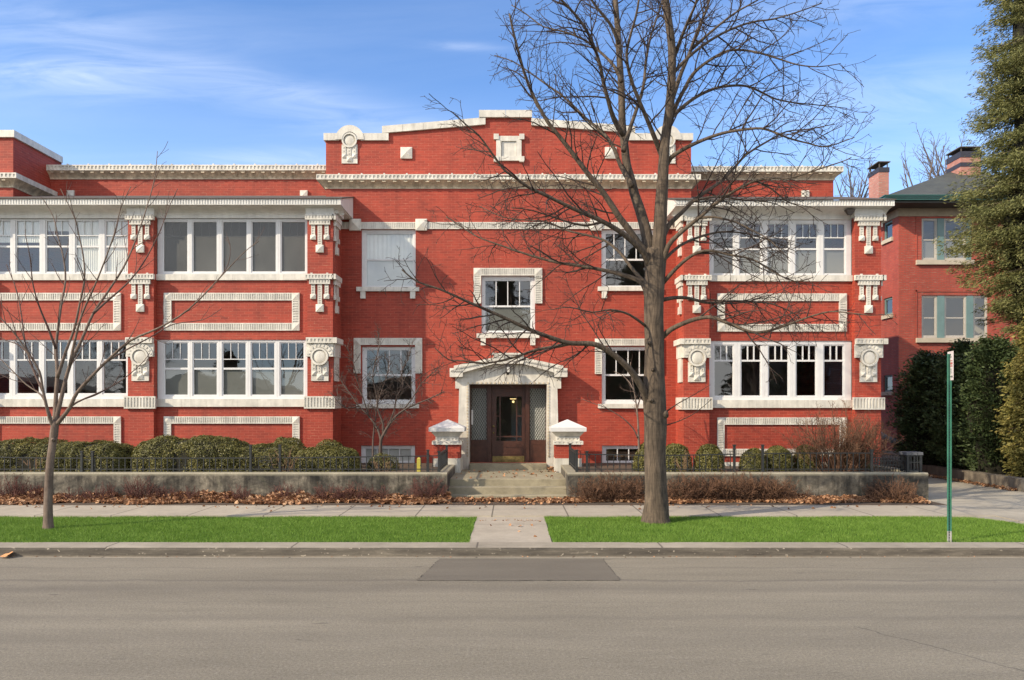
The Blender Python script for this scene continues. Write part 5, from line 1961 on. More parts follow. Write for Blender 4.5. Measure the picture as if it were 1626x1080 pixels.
bare_shrub('low_shrub', 'dense bare shrub against the left retaining wall next to the steps', 678, 801, WDP, 0.62, 0.7, 60, M['twig_red'], 63, dens=13, zbase=0.16, wob=0.3)
for i, (px, h, sp_, n, lab) in enumerate([
        (20, .62, .5, 14, 'thin red stemmed bare shrub at the left picture edge below the hedge'),
        (58, .52, .4, 10, 'thin red stemmed bare shrub just left of the young tree trunk by the wall'),
        (118, .36, .4, 9, 'low sparse bare shrub between the young trunk and the fence posts'),
        (222, .60, .5, 16, 'thin bare red stemmed shrub under the gap between the two left hedges'),
        (300, .35, .4, 10, 'low sparse red twigs by the dark middle of the left wall'),
        (452, .42, .5, 12, 'low sparse bare shrub below the tan dry stems of the left fence'),
        (520, .45, .45, 12, 'sparse bare shrub by the left wall under the rounded hedge'),
        (165, .42, .5, 14, 'sparse reddish bare shrub by the left wall under the left pair of fence posts'),
        (262, .40, .45, 14, 'sparse bare shrub by the left wall under the left end of the long domed hedge'),
        (378, .36, .45, 12, 'low bare shrub by the left wall below the taller left fence posts'),
        (560, .45, .5, 16, 'reddish bare shrub by the left wall under the right end of the hedge row'),
        (600, .40, .45, 14, 'low bare shrub by the left wall under the small ornamental tree')]):
    bare_shrub('low_shrub', lab, px, 801, WDP, h * 1.1, sp_ * 1.15, int(n * 2.6), M['twig_red'], 70 + i, dens=11, zbase=0.16, wob=0.24, r=0.011)


# ------------------------------------------------------------------ foliage clouds
def leaf_quads(centers, normals, size, aspect, rs, jitter=0.8):
    """one small quad per centre, turned roughly along its normal"""
    n = len(centers)
    nn = normals + rs.normal(0, jitter, (n, 3))
    nn /= np.linalg.norm(nn, axis=1, keepdims=True) + 1e-9
    t = rs.normal(0, 1, (n, 3))
    u = np.cross(nn, t); u /= np.linalg.norm(u, axis=1, keepdims=True) + 1e-9
    v = np.cross(nn, u)
    s = size * rs.uniform(0.6, 1.3, (n, 1))
    a = u * s * aspect; b = v * s
    return np.stack([centers - b, centers + a * 0.5, centers + b, centers - a * 0.5], axis=1)


def noise3(p, rs_seed, k):
    r = np.random.RandomState(rs_seed)
    out = np.zeros(len(p))
    for i in range(5):
        w = r.normal(0, 1, 3) * k * (1.6 ** i)
        out += np.sin(p @ w + r.uniform(0, 6.28)) / (1.4 ** i)
    return out / 2.4


def hedge(name, label, x0, x1, y0, y1, z0, z1, n, seed, mat='box_leaf', size=0.025, group=None, power=4.2, bump=0.085, cat='hedge', gaps=0.0):
    """clipped evergreen: leaves over a rounded block with a dark core"""
    rs = np.random.RandomState(seed)
    c = np.array([(x0 + x1) / 2, (y0 + y1) / 2, z0])
    hx, hy, hz = (x1 - x0) / 2, (y1 - y0) / 2, (z1 - z0)
    d = rs.normal(0, 1, (n, 3))
    d[:, 2] = np.abs(d[:, 2])
    d /= np.linalg.norm(d, axis=1, keepdims=True)
    # superellipsoid radius
    k = (np.abs(d) ** power).sum(axis=1) ** (-1 / power)
    e = d * k[:, None]
    nrm = np.sign(e) * np.abs(e) ** (power - 1) / np.array([hx, hy, hz])
    nrm /= np.linalg.norm(nrm, axis=1, keepdims=True)
    p = e * np.array([hx, hy, hz])
    w = noise3(p, seed, 2.6)
    w2 = noise3(p, seed + 9, 11.0)
    off = bump * w + bump * 0.45 * w2 - np.abs(rs.normal(0, 0.035, n))
    p = p + nrm * off[:, None]
    p[:, 2] = np.maximum(p[:, 2], 0.02)
    if gaps:
        keep = (w2 + (p[:, 2] / hz) * 1.6) > gaps - 0.9
        p, nrm = p[keep], nrm[keep]
    q = leaf_quads(p, nrm + np.array([0, 0, 0.3]), size, 0.75, rs, 0.7)
    root = empty(name, (c[0], c[1], z0))
    tag(root, label, cat, group)
    q = q + c
    np_mesh('foliage', q.reshape(-1, 3), 4, M[mat], root)
    # near-black inner shell that stops the view through the leaves
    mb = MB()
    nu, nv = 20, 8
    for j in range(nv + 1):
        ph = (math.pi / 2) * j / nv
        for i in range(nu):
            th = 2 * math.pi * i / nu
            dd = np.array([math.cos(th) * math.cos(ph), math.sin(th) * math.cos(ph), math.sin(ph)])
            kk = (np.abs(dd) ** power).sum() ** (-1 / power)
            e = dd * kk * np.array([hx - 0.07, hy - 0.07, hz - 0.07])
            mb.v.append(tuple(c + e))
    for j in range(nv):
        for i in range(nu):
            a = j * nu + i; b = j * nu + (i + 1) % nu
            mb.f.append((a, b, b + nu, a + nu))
    mb.build('dark_core', M['core'], root, True)
    return root


HG = 'clipped evergreen hedges behind the left fence'
def hpx(a, b, d): return X(a, d), X(b, d)
x0, x1 = hpx(-60, 140, 19.6)
hedge('clipped_hedge', 'clipped evergreen hedge at the left picture edge behind the young tree', x0, x1, 19.05, 20.5, YARD, Z(701, 19.5), 34000, 1, group=HG)
x0, x1 = hpx(88, 210, 19.6)
hedge('clipped_hedge', 'rounded clipped evergreen hedge between the young trunk and the brick pilaster', x0, x1, 19.0, 20.3, YARD, Z(701, 19.5), 26000, 2, group=HG)
x0, x1 = hpx(213, 400, 19.5)
hedge('clipped_hedge', 'long domed clipped evergreen hedge under the middle bay windows', x0, x1, 18.95, 20.3, YARD, Z(695, 19.5), 36000, 3, group=HG)
x0, x1 = hpx(360, 492, 19.9)
hedge('clipped_hedge', 'lower clipped hedge behind the pair of left fence posts', x0, x1, 19.05, 20.4, YARD, Z(706, 19.6), 22000, 4, group=HG)
x0, x1 = hpx(425, 490, 20.3)
hedge('clipped_hedge', 'dark rounded bush rising behind the dry tan stems', x0, x1, 19.9, 20.6, YARD, Z(694, 20.2), 7000, 5, power=2.2, group=HG)
x0, x1 = hpx(470, 572, 19.4)
hedge('clipped_hedge', 'yellowish clipped hedge at the right end of the left hedge row', x0, x1, 18.95, 19.9, YARD, Z(710, 19.3), 16000, 6, group=HG)
x0, x1 = hpx(496, 556, 20.4)
hedge('clipped_hedge', 'small round dark bush behind the yellowish end of the left hedge', x0, x1, 20.0, 20.7, YARD, Z(699, 20.3), 5000, 7, power=2.2, group=HG)
x0, x1 = hpx(580, 635, 19.8)
hedge('clipped_bush', 'small ragged evergreen bush at the foot of the ornamental tree', x0, x1, 19.5, 20.0, YARD, Z(722, 19.6), 1800, 8, power=2.0, cat='bush', bump=0.06)
BG = 'round clipped bushes behind the right fence'
for i, (a, b, py, d, lab, g) in enumerate([
        (1006, 1054, 700, 19.7, 'round clipped evergreen bush partly hidden behind the thick trunk', 0),
        (1048, 1098, 702, 19.6, 'round clipped evergreen bush just right of the thick trunk', 0.25),
        (1104, 1149, 706, 19.4, 'single round clipped bush below the left edge of the right bay', 0.3),
        (1176, 1216, 712, 19.6, 'round clipped bush between the two tall right fence posts', 0.35),
        (1212, 1258, 709, 19.8, 'round clipped bush just right of the tall right fence posts', 0.35),
        (1260, 1300, 707, 19.9, 'round clipped bush left of the tall bare brown shrub', 0.3),
        (1318, 1382, 706, 20.2, 'dark clipped bush behind the tall bare brown shrub', 0.2)]):
    x0, x1 = hpx(a, b, d)
    hedge('clipped_bush', lab, x0, x1, d - (x1 - x0) / 2, d + (x1 - x0) / 2, YARD, Z(py, d), 6500, 20 + i, power=2.3, group=BG, cat='bush', gaps=g, bump=0.05)


# --- grass and fallen leaves
def grass(name, poly_x, y0, y1, z, n, seed, inside=None):
    rs = np.random.RandomState(seed)
    x = rs.uniform(poly_x[0], poly_x[1], n); y = rs.uniform(y0, y1, n)
    if inside is not None:
        k = inside(x, y); x, y = x[k], y[k]
    m = len(x)
    h = rs.uniform(0.022, 0.05, m)
    a = rs.uniform(0, 6.283, m)
    w = 0.0042
    lean = rs.normal(0, 0.014, (m, 2))
    b0 = np.stack([x - np.cos(a) * w, y - np.sin(a) * w, np.full(m, z - 0.004)], 1)
    b1 = np.stack([x + np.cos(a) * w, y + np.sin(a) * w, np.full(m, z - 0.004)], 1)
    tp = np.stack([x + lean[:, 0], y + lean[:, 1], z + h], 1)
    v = np.stack([b0, b1, tp], 1).reshape(-1, 3)
    return tag(np_mesh(name, v, 3, M['grass']), 'short bright green mown grass', 'grass', kind='stuff')


rs = np.random.RandomState(4)
edge = lambda x, s: 0.05 * np.sin(x * 1.7 + s) + 0.03 * np.sin(x * 4.3 + 2 * s)
g1 = grass('grass', (-11.5, WL + 0.0), Y_CB - 0.06, Y_SF + 0.06, 0.134, 150000, 1,
           lambda x, y: (y > Y_CB + 0.0 + edge(x, 0.3)) & (y < Y_SF - 0.02 + edge(x, 1.1)) & (x < WL - 0.01 + 0.03 * np.sin(y * 5)))
g2 = grass('grass', (WR, 9.7), Y_CB - 0.06, Y_SF + 0.06, 0.134, 140000, 2,
           lambda x, y: (y > Y_CB + edge(x, 0.7)) & (y < Y_SF - 0.02 + edge(x, 2.1)) & (x > WR + 0.01 + 0.03 * np.sin(y * 4)) & ((x < 8.9) | (y < Y_SF - (x - 8.9) ** 2 * 2.2 - 0.05)) & (x < 9.6))
g1['label'] = 'short bright green mown grass left of the front walk'
g2['label'] = 'short bright green mown grass right of the front walk'


def leaves(pos, size, seed):
    rs = np.random.RandomState(seed)
    n = len(pos)
    a = rs.uniform(0, 6.283, n)
    s = size * rs.uniform(0.6, 1.3, n)
    tilt = rs.normal(0, 0.75, (n, 3)); tilt[:, 2] = 1
    tilt /= np.linalg.norm(tilt, axis=1, keepdims=True)
    t = np.stack([np.cos(a), np.sin(a), np.zeros(n)], 1)
    u = np.cross(tilt, t); u /= np.linalg.norm(u, axis=1, keepdims=True)
    v = np.cross(tilt, u)
    curl = rs.uniform(0.1, 0.6, n)[:, None]
    S = s[:, None]
    # a lobed leaf: five points, folded along its rib
    mid0 = pos - v * S * 0.55
    mid1 = pos + v * S * 0.6
    l1 = pos - u * S * 0.55 + tilt * S * curl * 0.6 + v * S * 0.15
    l2 = pos + u * S * 0.55 + tilt * S * curl * 0.6 + v * S * 0.1
    l3 = pos - u * S * 0.3 + tilt * S * curl * 0.35 - v * S * 0.3
    l4 = pos + u * S * 0.3 + tilt * S * curl * 0.35 - v * S * 0.35
    tri = [mid0, l4, pos, pos, l4, l2, pos, l2, mid1, pos, mid1, l1, pos, l1, l3, pos, l3, mid0]
    return tri


def leaf_mesh(name, pos, size, seed, label):
    """each leaf is one connected island"""
    n = len(pos)
    rs = np.random.RandomState(seed)
    tri = leaves(pos, size, seed)
    mid0, l4, c, l2, mid1, l1, l3 = tri[0], tri[1], tri[2], tri[5], tri[8], tri[11], tri[14]
    v = np.stack([c, mid0, l4, l2, mid1, l1, l3], 1).reshape(-1, 3)
    f = np.array([[0, 1, 2], [0, 2, 3], [0, 3, 4], [0, 4, 5], [0, 5, 6], [0, 6, 1]])
    idx = (np.arange(n)[:, None, None] * 7 + f[None]).reshape(-1)
    me = bpy.data.meshes.new(name)
    me.vertices.add(len(v)); me.vertices.foreach_set('co', v.astype(np.float32).ravel())
    me.loops.add(len(idx)); me.loops.foreach_set('vertex_index', idx.astype(np.int32))
    nf = len(idx) // 3
    me.polygons.add(nf); me.polygons.foreach_set('loop_start', np.arange(0, nf * 3, 3, dtype=np.int32))
    me.materials.append(M['litter'])
    me.update(calc_edges=True); me.validate()
    o = bpy.data.objects.new(name, me); COL.objects.link(o)
    return tag(o, label, 'leaves', kind='stuff')


def pile(x0, x1, n, seed, h=0.13, wide=0.75):
    rs = np.random.RandomState(seed)
    x = rs.uniform(x0, x1, n)
    t = rs.beta(1.3, 1.6, n)
    y = Y_RW - 0.02 - t * wide * (0.9 + 0.25 * np.sin(x * 2.1))
    hh = h * (0.6 + 0.22 * np.sin(x * 3.1 + 1) * np.sin(x * 1.3) + 0.25 * np.sin(x * 7.3) * np.sin(x * 4.1 + 2)) * np.exp(-((t - 0.15) / 0.42) ** 2)
    z = 0.172 + np.maximum(0, hh) * rs.uniform(0.2, 1.0, n) + 0.01
    return np.stack([x, y, z], 1)


rs = np.random.RandomState(77)
sx = rs.uniform(-11.5, 8.5, 70); sy = Y_SB - np.abs(rs.normal(0, 0.35, 70)) - 0.02
scat = np.stack([sx, sy, np.full(70, 0.178)], 1)
sx = rs.uniform(-1.4, 1.2, 60); sy = rs.uniform(19.2, 21.6, 60)
scat2 = np.stack([sx, sy, np.full(60, 0.595)], 1)
sx = rs.uniform(-1.45, 1.25, 130); sy = rs.uniform(17.3, 18.5, 130)
scat3 = np.stack([sx, sy, np.full(130, 0.18) + rs.uniform(0, 0.03, 130)], 1)
sx = rs.uniform(1.1, 1.3, 40); sy = rs.uniform(21.2, 21.7, 40)
corner = np.stack([rs.uniform(0.98, 1.28, 70), rs.uniform(21.25, 21.6, 70), 0.6 + rs.uniform(0, 0.09, 70)], 1)
sx = rs.uniform(WL + 0.1, WR - 0.1, 9); sy = rs.uniform(12.9, 15.6, 9)
walkl = np.stack([sx, sy, np.full(9, 0.15)], 1)
crk = np.stack([rs.uniform(WL + 0.05, WR - 0.05, 45), 15.2 + rs.normal(0, 0.03, 45), np.full(45, 0.148)], 1)
gut = np.stack([rs.uniform(-9, 8.2, 60), Y_CF - np.abs(rs.normal(0.02, 0.03, 60)), np.full(60, 0.012)], 1)
leaf_mesh('leaf_litter', np.concatenate([pile(-13, RWX0 + 0.1, 10000, 1, 0.25), pile(RWX0, RWX1, 500, 5, 0.05, 0.5) * np.array([1, 1, 1]) + np.array([0, 0.0, 0]), pile(RWX1 - 0.1, 9.4, 6500, 2, 0.15, 0.6)]), 0.085, 3,
          'brown dry fallen leaves heaped along the foot of the retaining walls')
leaf_mesh('leaf_litter', np.concatenate([scat, scat2, scat3, corner, walkl]), 0.06, 4, 'scattered brown leaves lying on the walk, steps and landing')
leaf_mesh('leaf_litter', np.concatenate([crk, gut]), 0.022, 5, 'crumbs of dead leaves in the walk joint and the gutter')
ol = leaf_mesh('orange_leaf', np.array([[X(13, 12.22), 12.2, 0.05]]), 0.15, 31, None)
ol.data.materials[0] = M['orange_leaf']
del ol['kind']
tag(ol, 'single orange leaf in the gutter at the left picture edge', 'leaf')
# ------------------------------------------------------------------ iron fences
FD = 18.55
def fence(label, bars_x, zrail, posts, motifs, ends):
    x0, x1 = bars_x
    f = empty('iron_fence', ((x0 + x1) / 2, FD, 0.80))
    tag(f, label, 'fence', 'black iron fences on the retaining walls')
    zb = 0.865
    skip = [(a, b) for a, b in motifs]
    n = int((x1 - x0) / 0.142)
    mb = MB()
    t = 0.009
    # rails follow a gentle sag between the posts
    m = 60
    rp = [Vector((x0 + (x1 - x0) * k / m, FD, zrail(x0 + (x1 - x0) * k / m))) for k in range(m + 1)]
    for a, b in zip(rp, rp[1:]):
        if any(s0 - 0.02 < (a.x + b.x) / 2 < s1 + 0.02 for s0, s1 in skip):
            continue
        mb.poly_xz([(a.x, a.z - 0.012), (b.x, b.z - 0.012), (b.x, b.z + 0.012), (a.x, a.z + 0.012)], FD - 0.012, FD + 0.012)
    mb.box(x0, x1, FD - 0.011, FD + 0.011, zb - 0.011, zb + 0.011)
    for k in range(n + 1):
        x = x0 + (x1 - x0) * k / n
        if any(s0 - 0.05 < x < s1 + 0.05 for s0, s1 in skip):
            continue
        mb.box(x - t, x + t, FD - t + 0.001, FD + t - 0.001, 0.80, zrail(x) - 0.012)
        mb.frustum(x, FD, zb + 0.07, 0.016, 0.016, zb + 0.10, 0.016, 0.016)
    mb.build('panel', M['iron'], f)
    for x, zt in posts:
        mb = MB()
        mb.box(x - 0.026, x + 0.026, FD - 0.026, FD + 0.026, 0.80, zt - 0.03)
        mb.box(x - 0.036, x + 0.036, FD - 0.036, FD + 0.036, zt - 0.0295, zt)
        mb.box(x - 0.034, x + 0.034, FD - 0.034, FD + 0.034, zt - 0.115, zt - 0.095)
        mb.box(x - 0.034, x + 0.034, FD - 0.034, FD + 0.034, 0.80, 0.85)
        mb.build('post', M['iron'], f)
    for (a, b) in motifs:
        mb = MB()
        c = (a + b) / 2
        w = b - a
        zr = zrail(c)
        h = 0.009
        def bar(p, q, th=0.009):
            mb.tube([Vector((p[0], FD, p[1])), Vector((q[0], FD, q[1]))], [th, th], 4)
        top = zr + 0.055
        for s in (-1, 1):
            xe = a if s < 0 else b
            # stepped rail that climbs to the post
            bar((xe - s * -0.13, top), (xe + s * 0.02, top))
            bar((xe + s * 0.02, top), (xe + s * 0.10, top))
            bar((xe + s * 0.10, top), (xe + s * 0.10, zr))
            bar((xe + s * 0.10, zr), (xe + s * 0.17, zr))
        iw = w * 0.23
        zlo, zhi = zb + 0.035, zr + 0.0
        if w > 0.35:
            bar((c - iw, zb), (c - iw, zr)); bar((c + iw, zb), (c + iw, zr))
            bar((c - iw, zhi - 0.06), (c + iw, zhi - 0.06))
            bar((c - iw, zlo), (c + iw, zhi - 0.06)); bar((c - iw, zhi - 0.06), (c + iw, zlo))
            bar((a, zr), (b, zr)); bar((c, zhi - 0.06), (c, top)); bar((c - iw * 0.6, zr + 0.035), (c + iw * 0.6, zr + 0.035))
        else:
            bar((c, zb), (c, top)); bar((a, zr - 0.04), (b, zr - 0.04)); bar((c - 0.05, zr + 0.03), (c + 0.05, zr + 0.03))
        mb.build('ornament', M['iron'], f)
    for side, (xe, y0, y1) in ends:
        # return beside the steps / driveway
        mb = MB()
        n2 = int((y1 - y0) / 0.12)
        zt = zrail(xe)
        mb.box(xe - 0.01, xe + 0.01, y0, y1, zb - 0.011, zb + 0.011)
        mb.box(xe - 0.012, xe + 0.012, y0, y1, zt - 0.011, zt + 0.011)
        for k in range(1, n2):
            y = y0 + (y1 - y0) * k / n2
            mb.box(xe - t, xe + t, y - t, y + t, 0.80, zt - 0.012)
            mb.box(xe - 0.015, xe + 0.015, y - 0.03, y + 0.03, zt + 0.0, zt + 0.05)
        mb.build('panel', M['iron'], f)
        mb = MB()
        mb.box(xe - 0.03, xe + 0.03, y1, y1 + 0.06, 0.80, zt + 0.12)
        mb.box(xe - 0.04, xe + 0.04, y1 - 0.01, y1 + 0.07, zt + 0.121, zt + 0.15)
        mb.build('post', M['iron'], f)
    return f


fx = lambda px: X(px, FD)
zl = lambda x: Z(727.5, FD) + (0.055 * ((x - fx(290)) / (fx(700) - fx(290))) ** 2 if x > fx(150) else 0.0) + (0.05 * ((fx(130) - x) / 3.0) ** 2 if x < fx(130) else 0)
fence('black iron fence on the left retaining wall with two pairs of taller posts', (fx(-60), fx(697)), zl,
      [(fx(130), Z(716, FD)), (fx(147), Z(716, FD)), (fx(398), Z(706, FD)), (fx(444.5), Z(706, FD)), (fx(679.5), Z(714, FD)), (fx(697), Z(716, FD))],
      [(fx(130), fx(147)), (fx(398), fx(444.5))], [('R', (fx(697), FD + 0.03, 20.7))])
zr_ = lambda x: Z(719.5, FD) - 0.06 * max(0, 1 - abs(x - fx(1050)) / 3.2)
fence('black iron fence on the right retaining wall with a crossed panel between tall posts', (fx(916), fx(1384)), zr_,
      [(fx(916), Z(714, FD)), (fx(932), Z(716, FD)), (fx(1166), Z(706, FD)), (fx(1211), Z(706, FD)), (fx(1384), Z(714, FD))],
      [(fx(1166), fx(1211))], [('L', (fx(916), FD + 0.03, 20.7))])

# ornate end pillar and the fence that runs back beside the driveway
pp_ = empty('iron_pillar', (fx(1449), FD, 0.80))
tag(pp_, 'ornate grey iron end pillar on the corner of the right retaining wall', 'pillar')
cx = fx(1449); hw = 0.15
mb = MB()
for sx in (-1, 1):
    for sy in (-1, 1):
        mb.box(cx + sx * hw - 0.028, cx + sx * hw + 0.028, FD + 0.08 + sy * hw - 0.028, FD + 0.08 + sy * hw + 0.028, 0.80, 1.20)
for z in (0.83, 1.02, 1.17):
    for s in (-1, 1):
        mb.box(cx - hw, cx + hw, FD + 0.08 + s * hw - 0.012, FD + 0.08 + s * hw + 0.012, z, z + 0.025)
        mb.box(cx + s * hw - 0.012, cx + s * hw + 0.012, FD + 0.08 - hw, FD + 0.08 + hw, z, z + 0.025)
for k in (-0.5, 0, 0.5):
    for s in (-1, 1):
        mb.box(cx + k * hw - 0.014, cx + k * hw + 0.014, FD + 0.08 + s * hw - 0.008, FD + 0.08 + s * hw + 0.008, 0.83, 1.17)
mb.build('shaft', M['iron'], pp_)
mb = MB()
for sx in (-1, 0, 1):
    mb.box(cx + sx * 0.135 - 0.06, cx + sx * 0.135 + 0.06, FD + 0.08 - 0.19, FD + 0.08 + 0.19, 1.201, 1.27)
mb.build('cap', plain_mat('grey painted iron', (0.10, 0.105, 0.115), 0.55, 0.2, 8), pp_)
sf = empty('iron_fence', (RWE - 0.14, 21, 0.80))
tag(sf, 'ornate iron fence running back along the driveway from the end pillar', 'fence')
mb = MB()
xs1 = RWE - 0.16
for z in (0.86, 1.0, 1.12):
    mb.box(xs1 - 0.01, xs1 + 0.01, FD + 0.3, 23.5, z, z + 0.022)
n = 34
for k in range(n + 1):
    y = FD + 0.3 + (23.5 - FD - 0.3) * k / n
    mb.box(xs1 - 0.009, xs1 + 0.009, y - 0.009, y + 0.009, 0.80, 1.12)
    mb.box(xs1 - 0.013, xs1 + 0.013, y - 0.035, y + 0.035, 0.945, 0.965)
mb.build('panel', M['iron'], sf)
f3 = empty('iron_fence', (fx(1412), FD + 0.15, 0.80))
tag(f3, 'short lattice iron fence panel left of the ornate end pillar', 'fence')
mb = MB()
xa, xb = fx(1386), fx(1437)
for z in (0.86, 0.95, 1.05, 1.12):
    mb.box(xa, xb, FD + 0.01, FD + 0.03, z, z + 0.018)
for k in range(12):
    x = xa + (xb - xa) * k / 11
    mb.box(x - 0.008, x + 0.008, FD + 0.012, FD + 0.028, 0.80, 1.12)
for k in range(5):
    x = xa + (xb - xa) * (k + 0.5) / 5
    mb.ring(x, 1.0, 0.035, 0.05, FD + 0.005, 0.03, 0, 360, 4)
mb.build('panel', M['iron'], f3)

# yellow marker behind the left fence, near the steps
ym = empty('utility_marker', (X(665, 19.3), 19.3, YARD))
tag(ym, 'yellow plastic utility marker behind the fence near the left brick pier', 'marker')
mb = MB(); mb.box(X(662, 19.3), X(668, 19.3), 19.28, 19.34, YARD, Z(729, 19.3)); mb.build('body', M['yellow'], ym)
mb = MB(); mb.frustum(X(665, 19.3), 19.31, Z(729, 19.3) + 0.0005, 0.05, 0.035, Z(726.5, 19.3), 0.02, 0.02); mb.build('cap', M['yellow'], ym)

# ------------------------------------------------------------------ street sign
sd = 12.78
sx_, sz0, sz1 = X(1508, sd), 0.13, Z(562, sd)
sg = empty('street_sign', (sx_, sd, sz0))
tag(sg, 'narrow parking sign seen almost edge on atop a tall green perforated post', 'sign')
mb = MB()
def upost(mb, z0, z1, w=0.031, dd=0.022):
    # U channel: back web with two angled flanges, holes shown as recessed slots on the web
    mb.box(sx_ - w, sx_ - w * 0.62, sd - 0.004, sd + dd, z0, z1)
    mb.box(sx_ + w * 0.62, sx_ + w, sd - 0.004, sd + dd, z0, z1)
    mb.box(sx_ - w * 0.62, sx_ + w * 0.62, sd + dd * 0.55, sd + dd, z0, z1)
upost(mb, 0.32, sz1)
mb.build('post', M['post_green'], sg)
mb = MB()
upost(mb, sz0 - 0.05, 0.3195)
mb.build('post_base', M['galv'], sg)
mb = MB()
z = 0.2
while z < sz1 - 0.5:
    mb.box(sx_ - 0.007, sx_ + 0.007, sd + 0.0115, sd + 0.013, z, z + 0.022)
    z += 0.044
hs = mb.build('hole', M['sign_black'], sg); hs['kind'] = 'stuff'; hs['label'] = 'row of dark punched holes'
# plate (built flat in its own axes, then turned)
ang = R(13.0)
ux, uy = math.sin(ang), math.cos(ang)      # along the plate
nx, ny = -uy, ux                           # its face
pc = Vector((sx_ + 0.02, sd + 0.01, Z(581, sd)))
def plate_pt(u, v, o): return (pc.x + ux * u + nx * o, pc.y + uy * u + ny * o, pc.z + v)
def plate_box(mb, u0, u1, v0, v1, o0, o1):
    i = len(mb.v)
    for o in (o0, o1):
        mb.v += [plate_pt(u0, v0, o), plate_pt(u1, v0, o), plate_pt(u1, v1, o), plate_pt(u0, v1, o)]
    mb.f += [(i, i + 3, i + 2, i + 1), (i + 4, i + 5, i + 6, i + 7), (i, i + 1, i + 5, i + 4), (i + 1, i + 2, i + 6, i + 5), (i + 2, i + 3, i + 7, i + 6), (i + 3, i, i + 4, i + 7)]
pl = MB()
plate_box(pl, -0.15, 0.15, -0.235, 0.235, 0.0, 0.003)
pl_o = pl.build('sign_plate', M['sign_white'], sg)
pl = MB()
# faded marks as they show at this angle: a small dark mark, a red block, pale grey lines, a dark arrow
plate_box(pl, -0.03, 0.03, 0.165, 0.195, 0.0035, 0.004)
plate_box(pl, -0.06, 0.06, 0.135, 0.15, 0.0035, 0.004)
plate_box(pl, -0.08, 0.08, -0.185, -0.170, 0.0035, 0.004)
i = len(pl.v)
pl.v += [plate_pt(-0.12, -0.178, 0.004), plate_pt(-0.07, -0.205, 0.004), plate_pt(-0.07, -0.15, 0.004)]
pl.f.append((i, i + 1, i + 2))
pl.build('lettering', M['sign_black'], pl_o)
pl = MB()
plate_box(pl, -0.10, 0.10, 0.075, 0.088, 0.0035, 0.004)
plate_box(pl, -0.11, 0.11, 0.02, 0.055, 0.0035, 0.004)
plate_box(pl, -0.11, 0.11, -0.015, 0.005, 0.0035, 0.004)
pl.build('lettering', M['sign_red'], pl_o)
pl = MB()
for v in (-0.055, -0.085, -0.115):
    plate_box(pl, -0.08, 0.08, v - 0.008, v + 0.006, 0.0035, 0.004)
pl.build('lettering', plain_mat('grey sign ink', (0.25, 0.24, 0.25), 0.6, 0.05, 3, 0), pl_o)

# ------------------------------------------------------------------ neighbouring house
HD = 33.0
hx = lambda px: X(px, HD)
hzf = lambda py: Z(py, HD)
N_ = empty('brick_house', (hx(1500), HD, 0.2))
tag(N_, 'red brick house with grey hipped roof and teal window trim right of the apartments', 'house')
x0 = hx(1427); x1 = hx(1427) + 10.5
D2 = HD + 15
up = (hx(1463.5), hx(1543), hzf(413.5), hzf(346.5))
lo = (hx(1463.5), hx(1569), hzf(537), hzf(469))
mb = MB()
mb.panel(x0, x1, 0.1, hzf(343.5), HD, [up, lo], 0.12)
# side wall: a sheet turned to the left with its window holes
sw = [(HD + 0.55, HD + 1.65, 344 + 9, 378)]
ys = lambda px: x0 * F / (px - 813.0)
sides = [(ys(1417), ys(1403), 352, 380), (ys(1417), ys(1403), 473, 500), (ys(1417), ys(1403), 596, 622)]
yc = sorted({HD, D2, *[s[0] for s in sides], *[s[1] for s in sides]})
ZS = []
for a, b, p, q in sides:
    ym_ = (a + b) / 2
    ZS.append((a, b, Z(q, ym_), Z(p, ym_)))
zz2 = sorted({0.1, hzf(343.5), *[z for s in ZS for z in s[2:]]})
for a, b in zip(yc, yc[1:]):
    for c, d in zip(zz2, zz2[1:]):
        my, mz = (a + b) / 2, (c + d) / 2
        if any(s[0] < my < s[1] and s[2] < mz < s[3] for s in ZS):
            continue
        mb.quad((x0, b, c), (x0, a, c), (x0, a, d), (x0, b, d))
for a, b, c, d in ZS:
    for q in (((x0, a, c), (x0 + .12, a, c), (x0 + .12, b, c), (x0, b, c)), ((x0, a, d), (x0, b, d), (x0 + .12, b, d), (x0 + .12, a, d)),
              ((x0, a, c), (x0, a, d), (x0 + .12, a, d), (x0 + .12, a, c)), ((x0, b, d), (x0, b, c), (x0 + .12, b, c), (x0 + .12, b, d))):
        mb.quad(*q)
mb.box(x1 - 0.2, x1, HD + 0.01, D2, 0.1, hzf(343.5))
mb.box(x0 + 0.01, x1 - 0.21, D2 - 0.2, D2, 0.1, hzf(343.5))
mb.build('wall', M['house_brick'], N_)
mb = MB()
for a, b in ((0.1, 0.2), (3.6, 3.7)):
    mb.box(x0 + 0.2, x1 - 0.21, HD + 0.25, D2 - 0.3, a + 0.4, b + 0.4)
mb.box(x0 + 0.2, x1 - 0.21, HD + 4, HD + 4.1, 0.61, hzf(345))
mb.build('interior_wall', M['plaster'], N_)
# limestone frieze under the eaves
mb = MB()
mb.box(x0 - 0.03, x1 + 0.03, HD - 0.03, D2, hzf(343.49), hzf(330.5))
mb.build('frieze', M['stone_trim'], N_)
# raised brick frame lines round the windows
mb = MB()
for (a, b, zb3, zt3) in ((hx(1454), hx(1463), hzf(413), hzf(344)), (hx(1454), hx(1463), hzf(537), hzf(461))):
    mb.box(a, a + 0.05, HD - 0.025, HD - 0.001, zb3, zt3)
mb.box(hx(1454), hx(1580), HD - 0.025, HD - 0.0011, hzf(463.5), hzf(460.5))
mb.build('brick_moulding', M['house_brick'], N_)
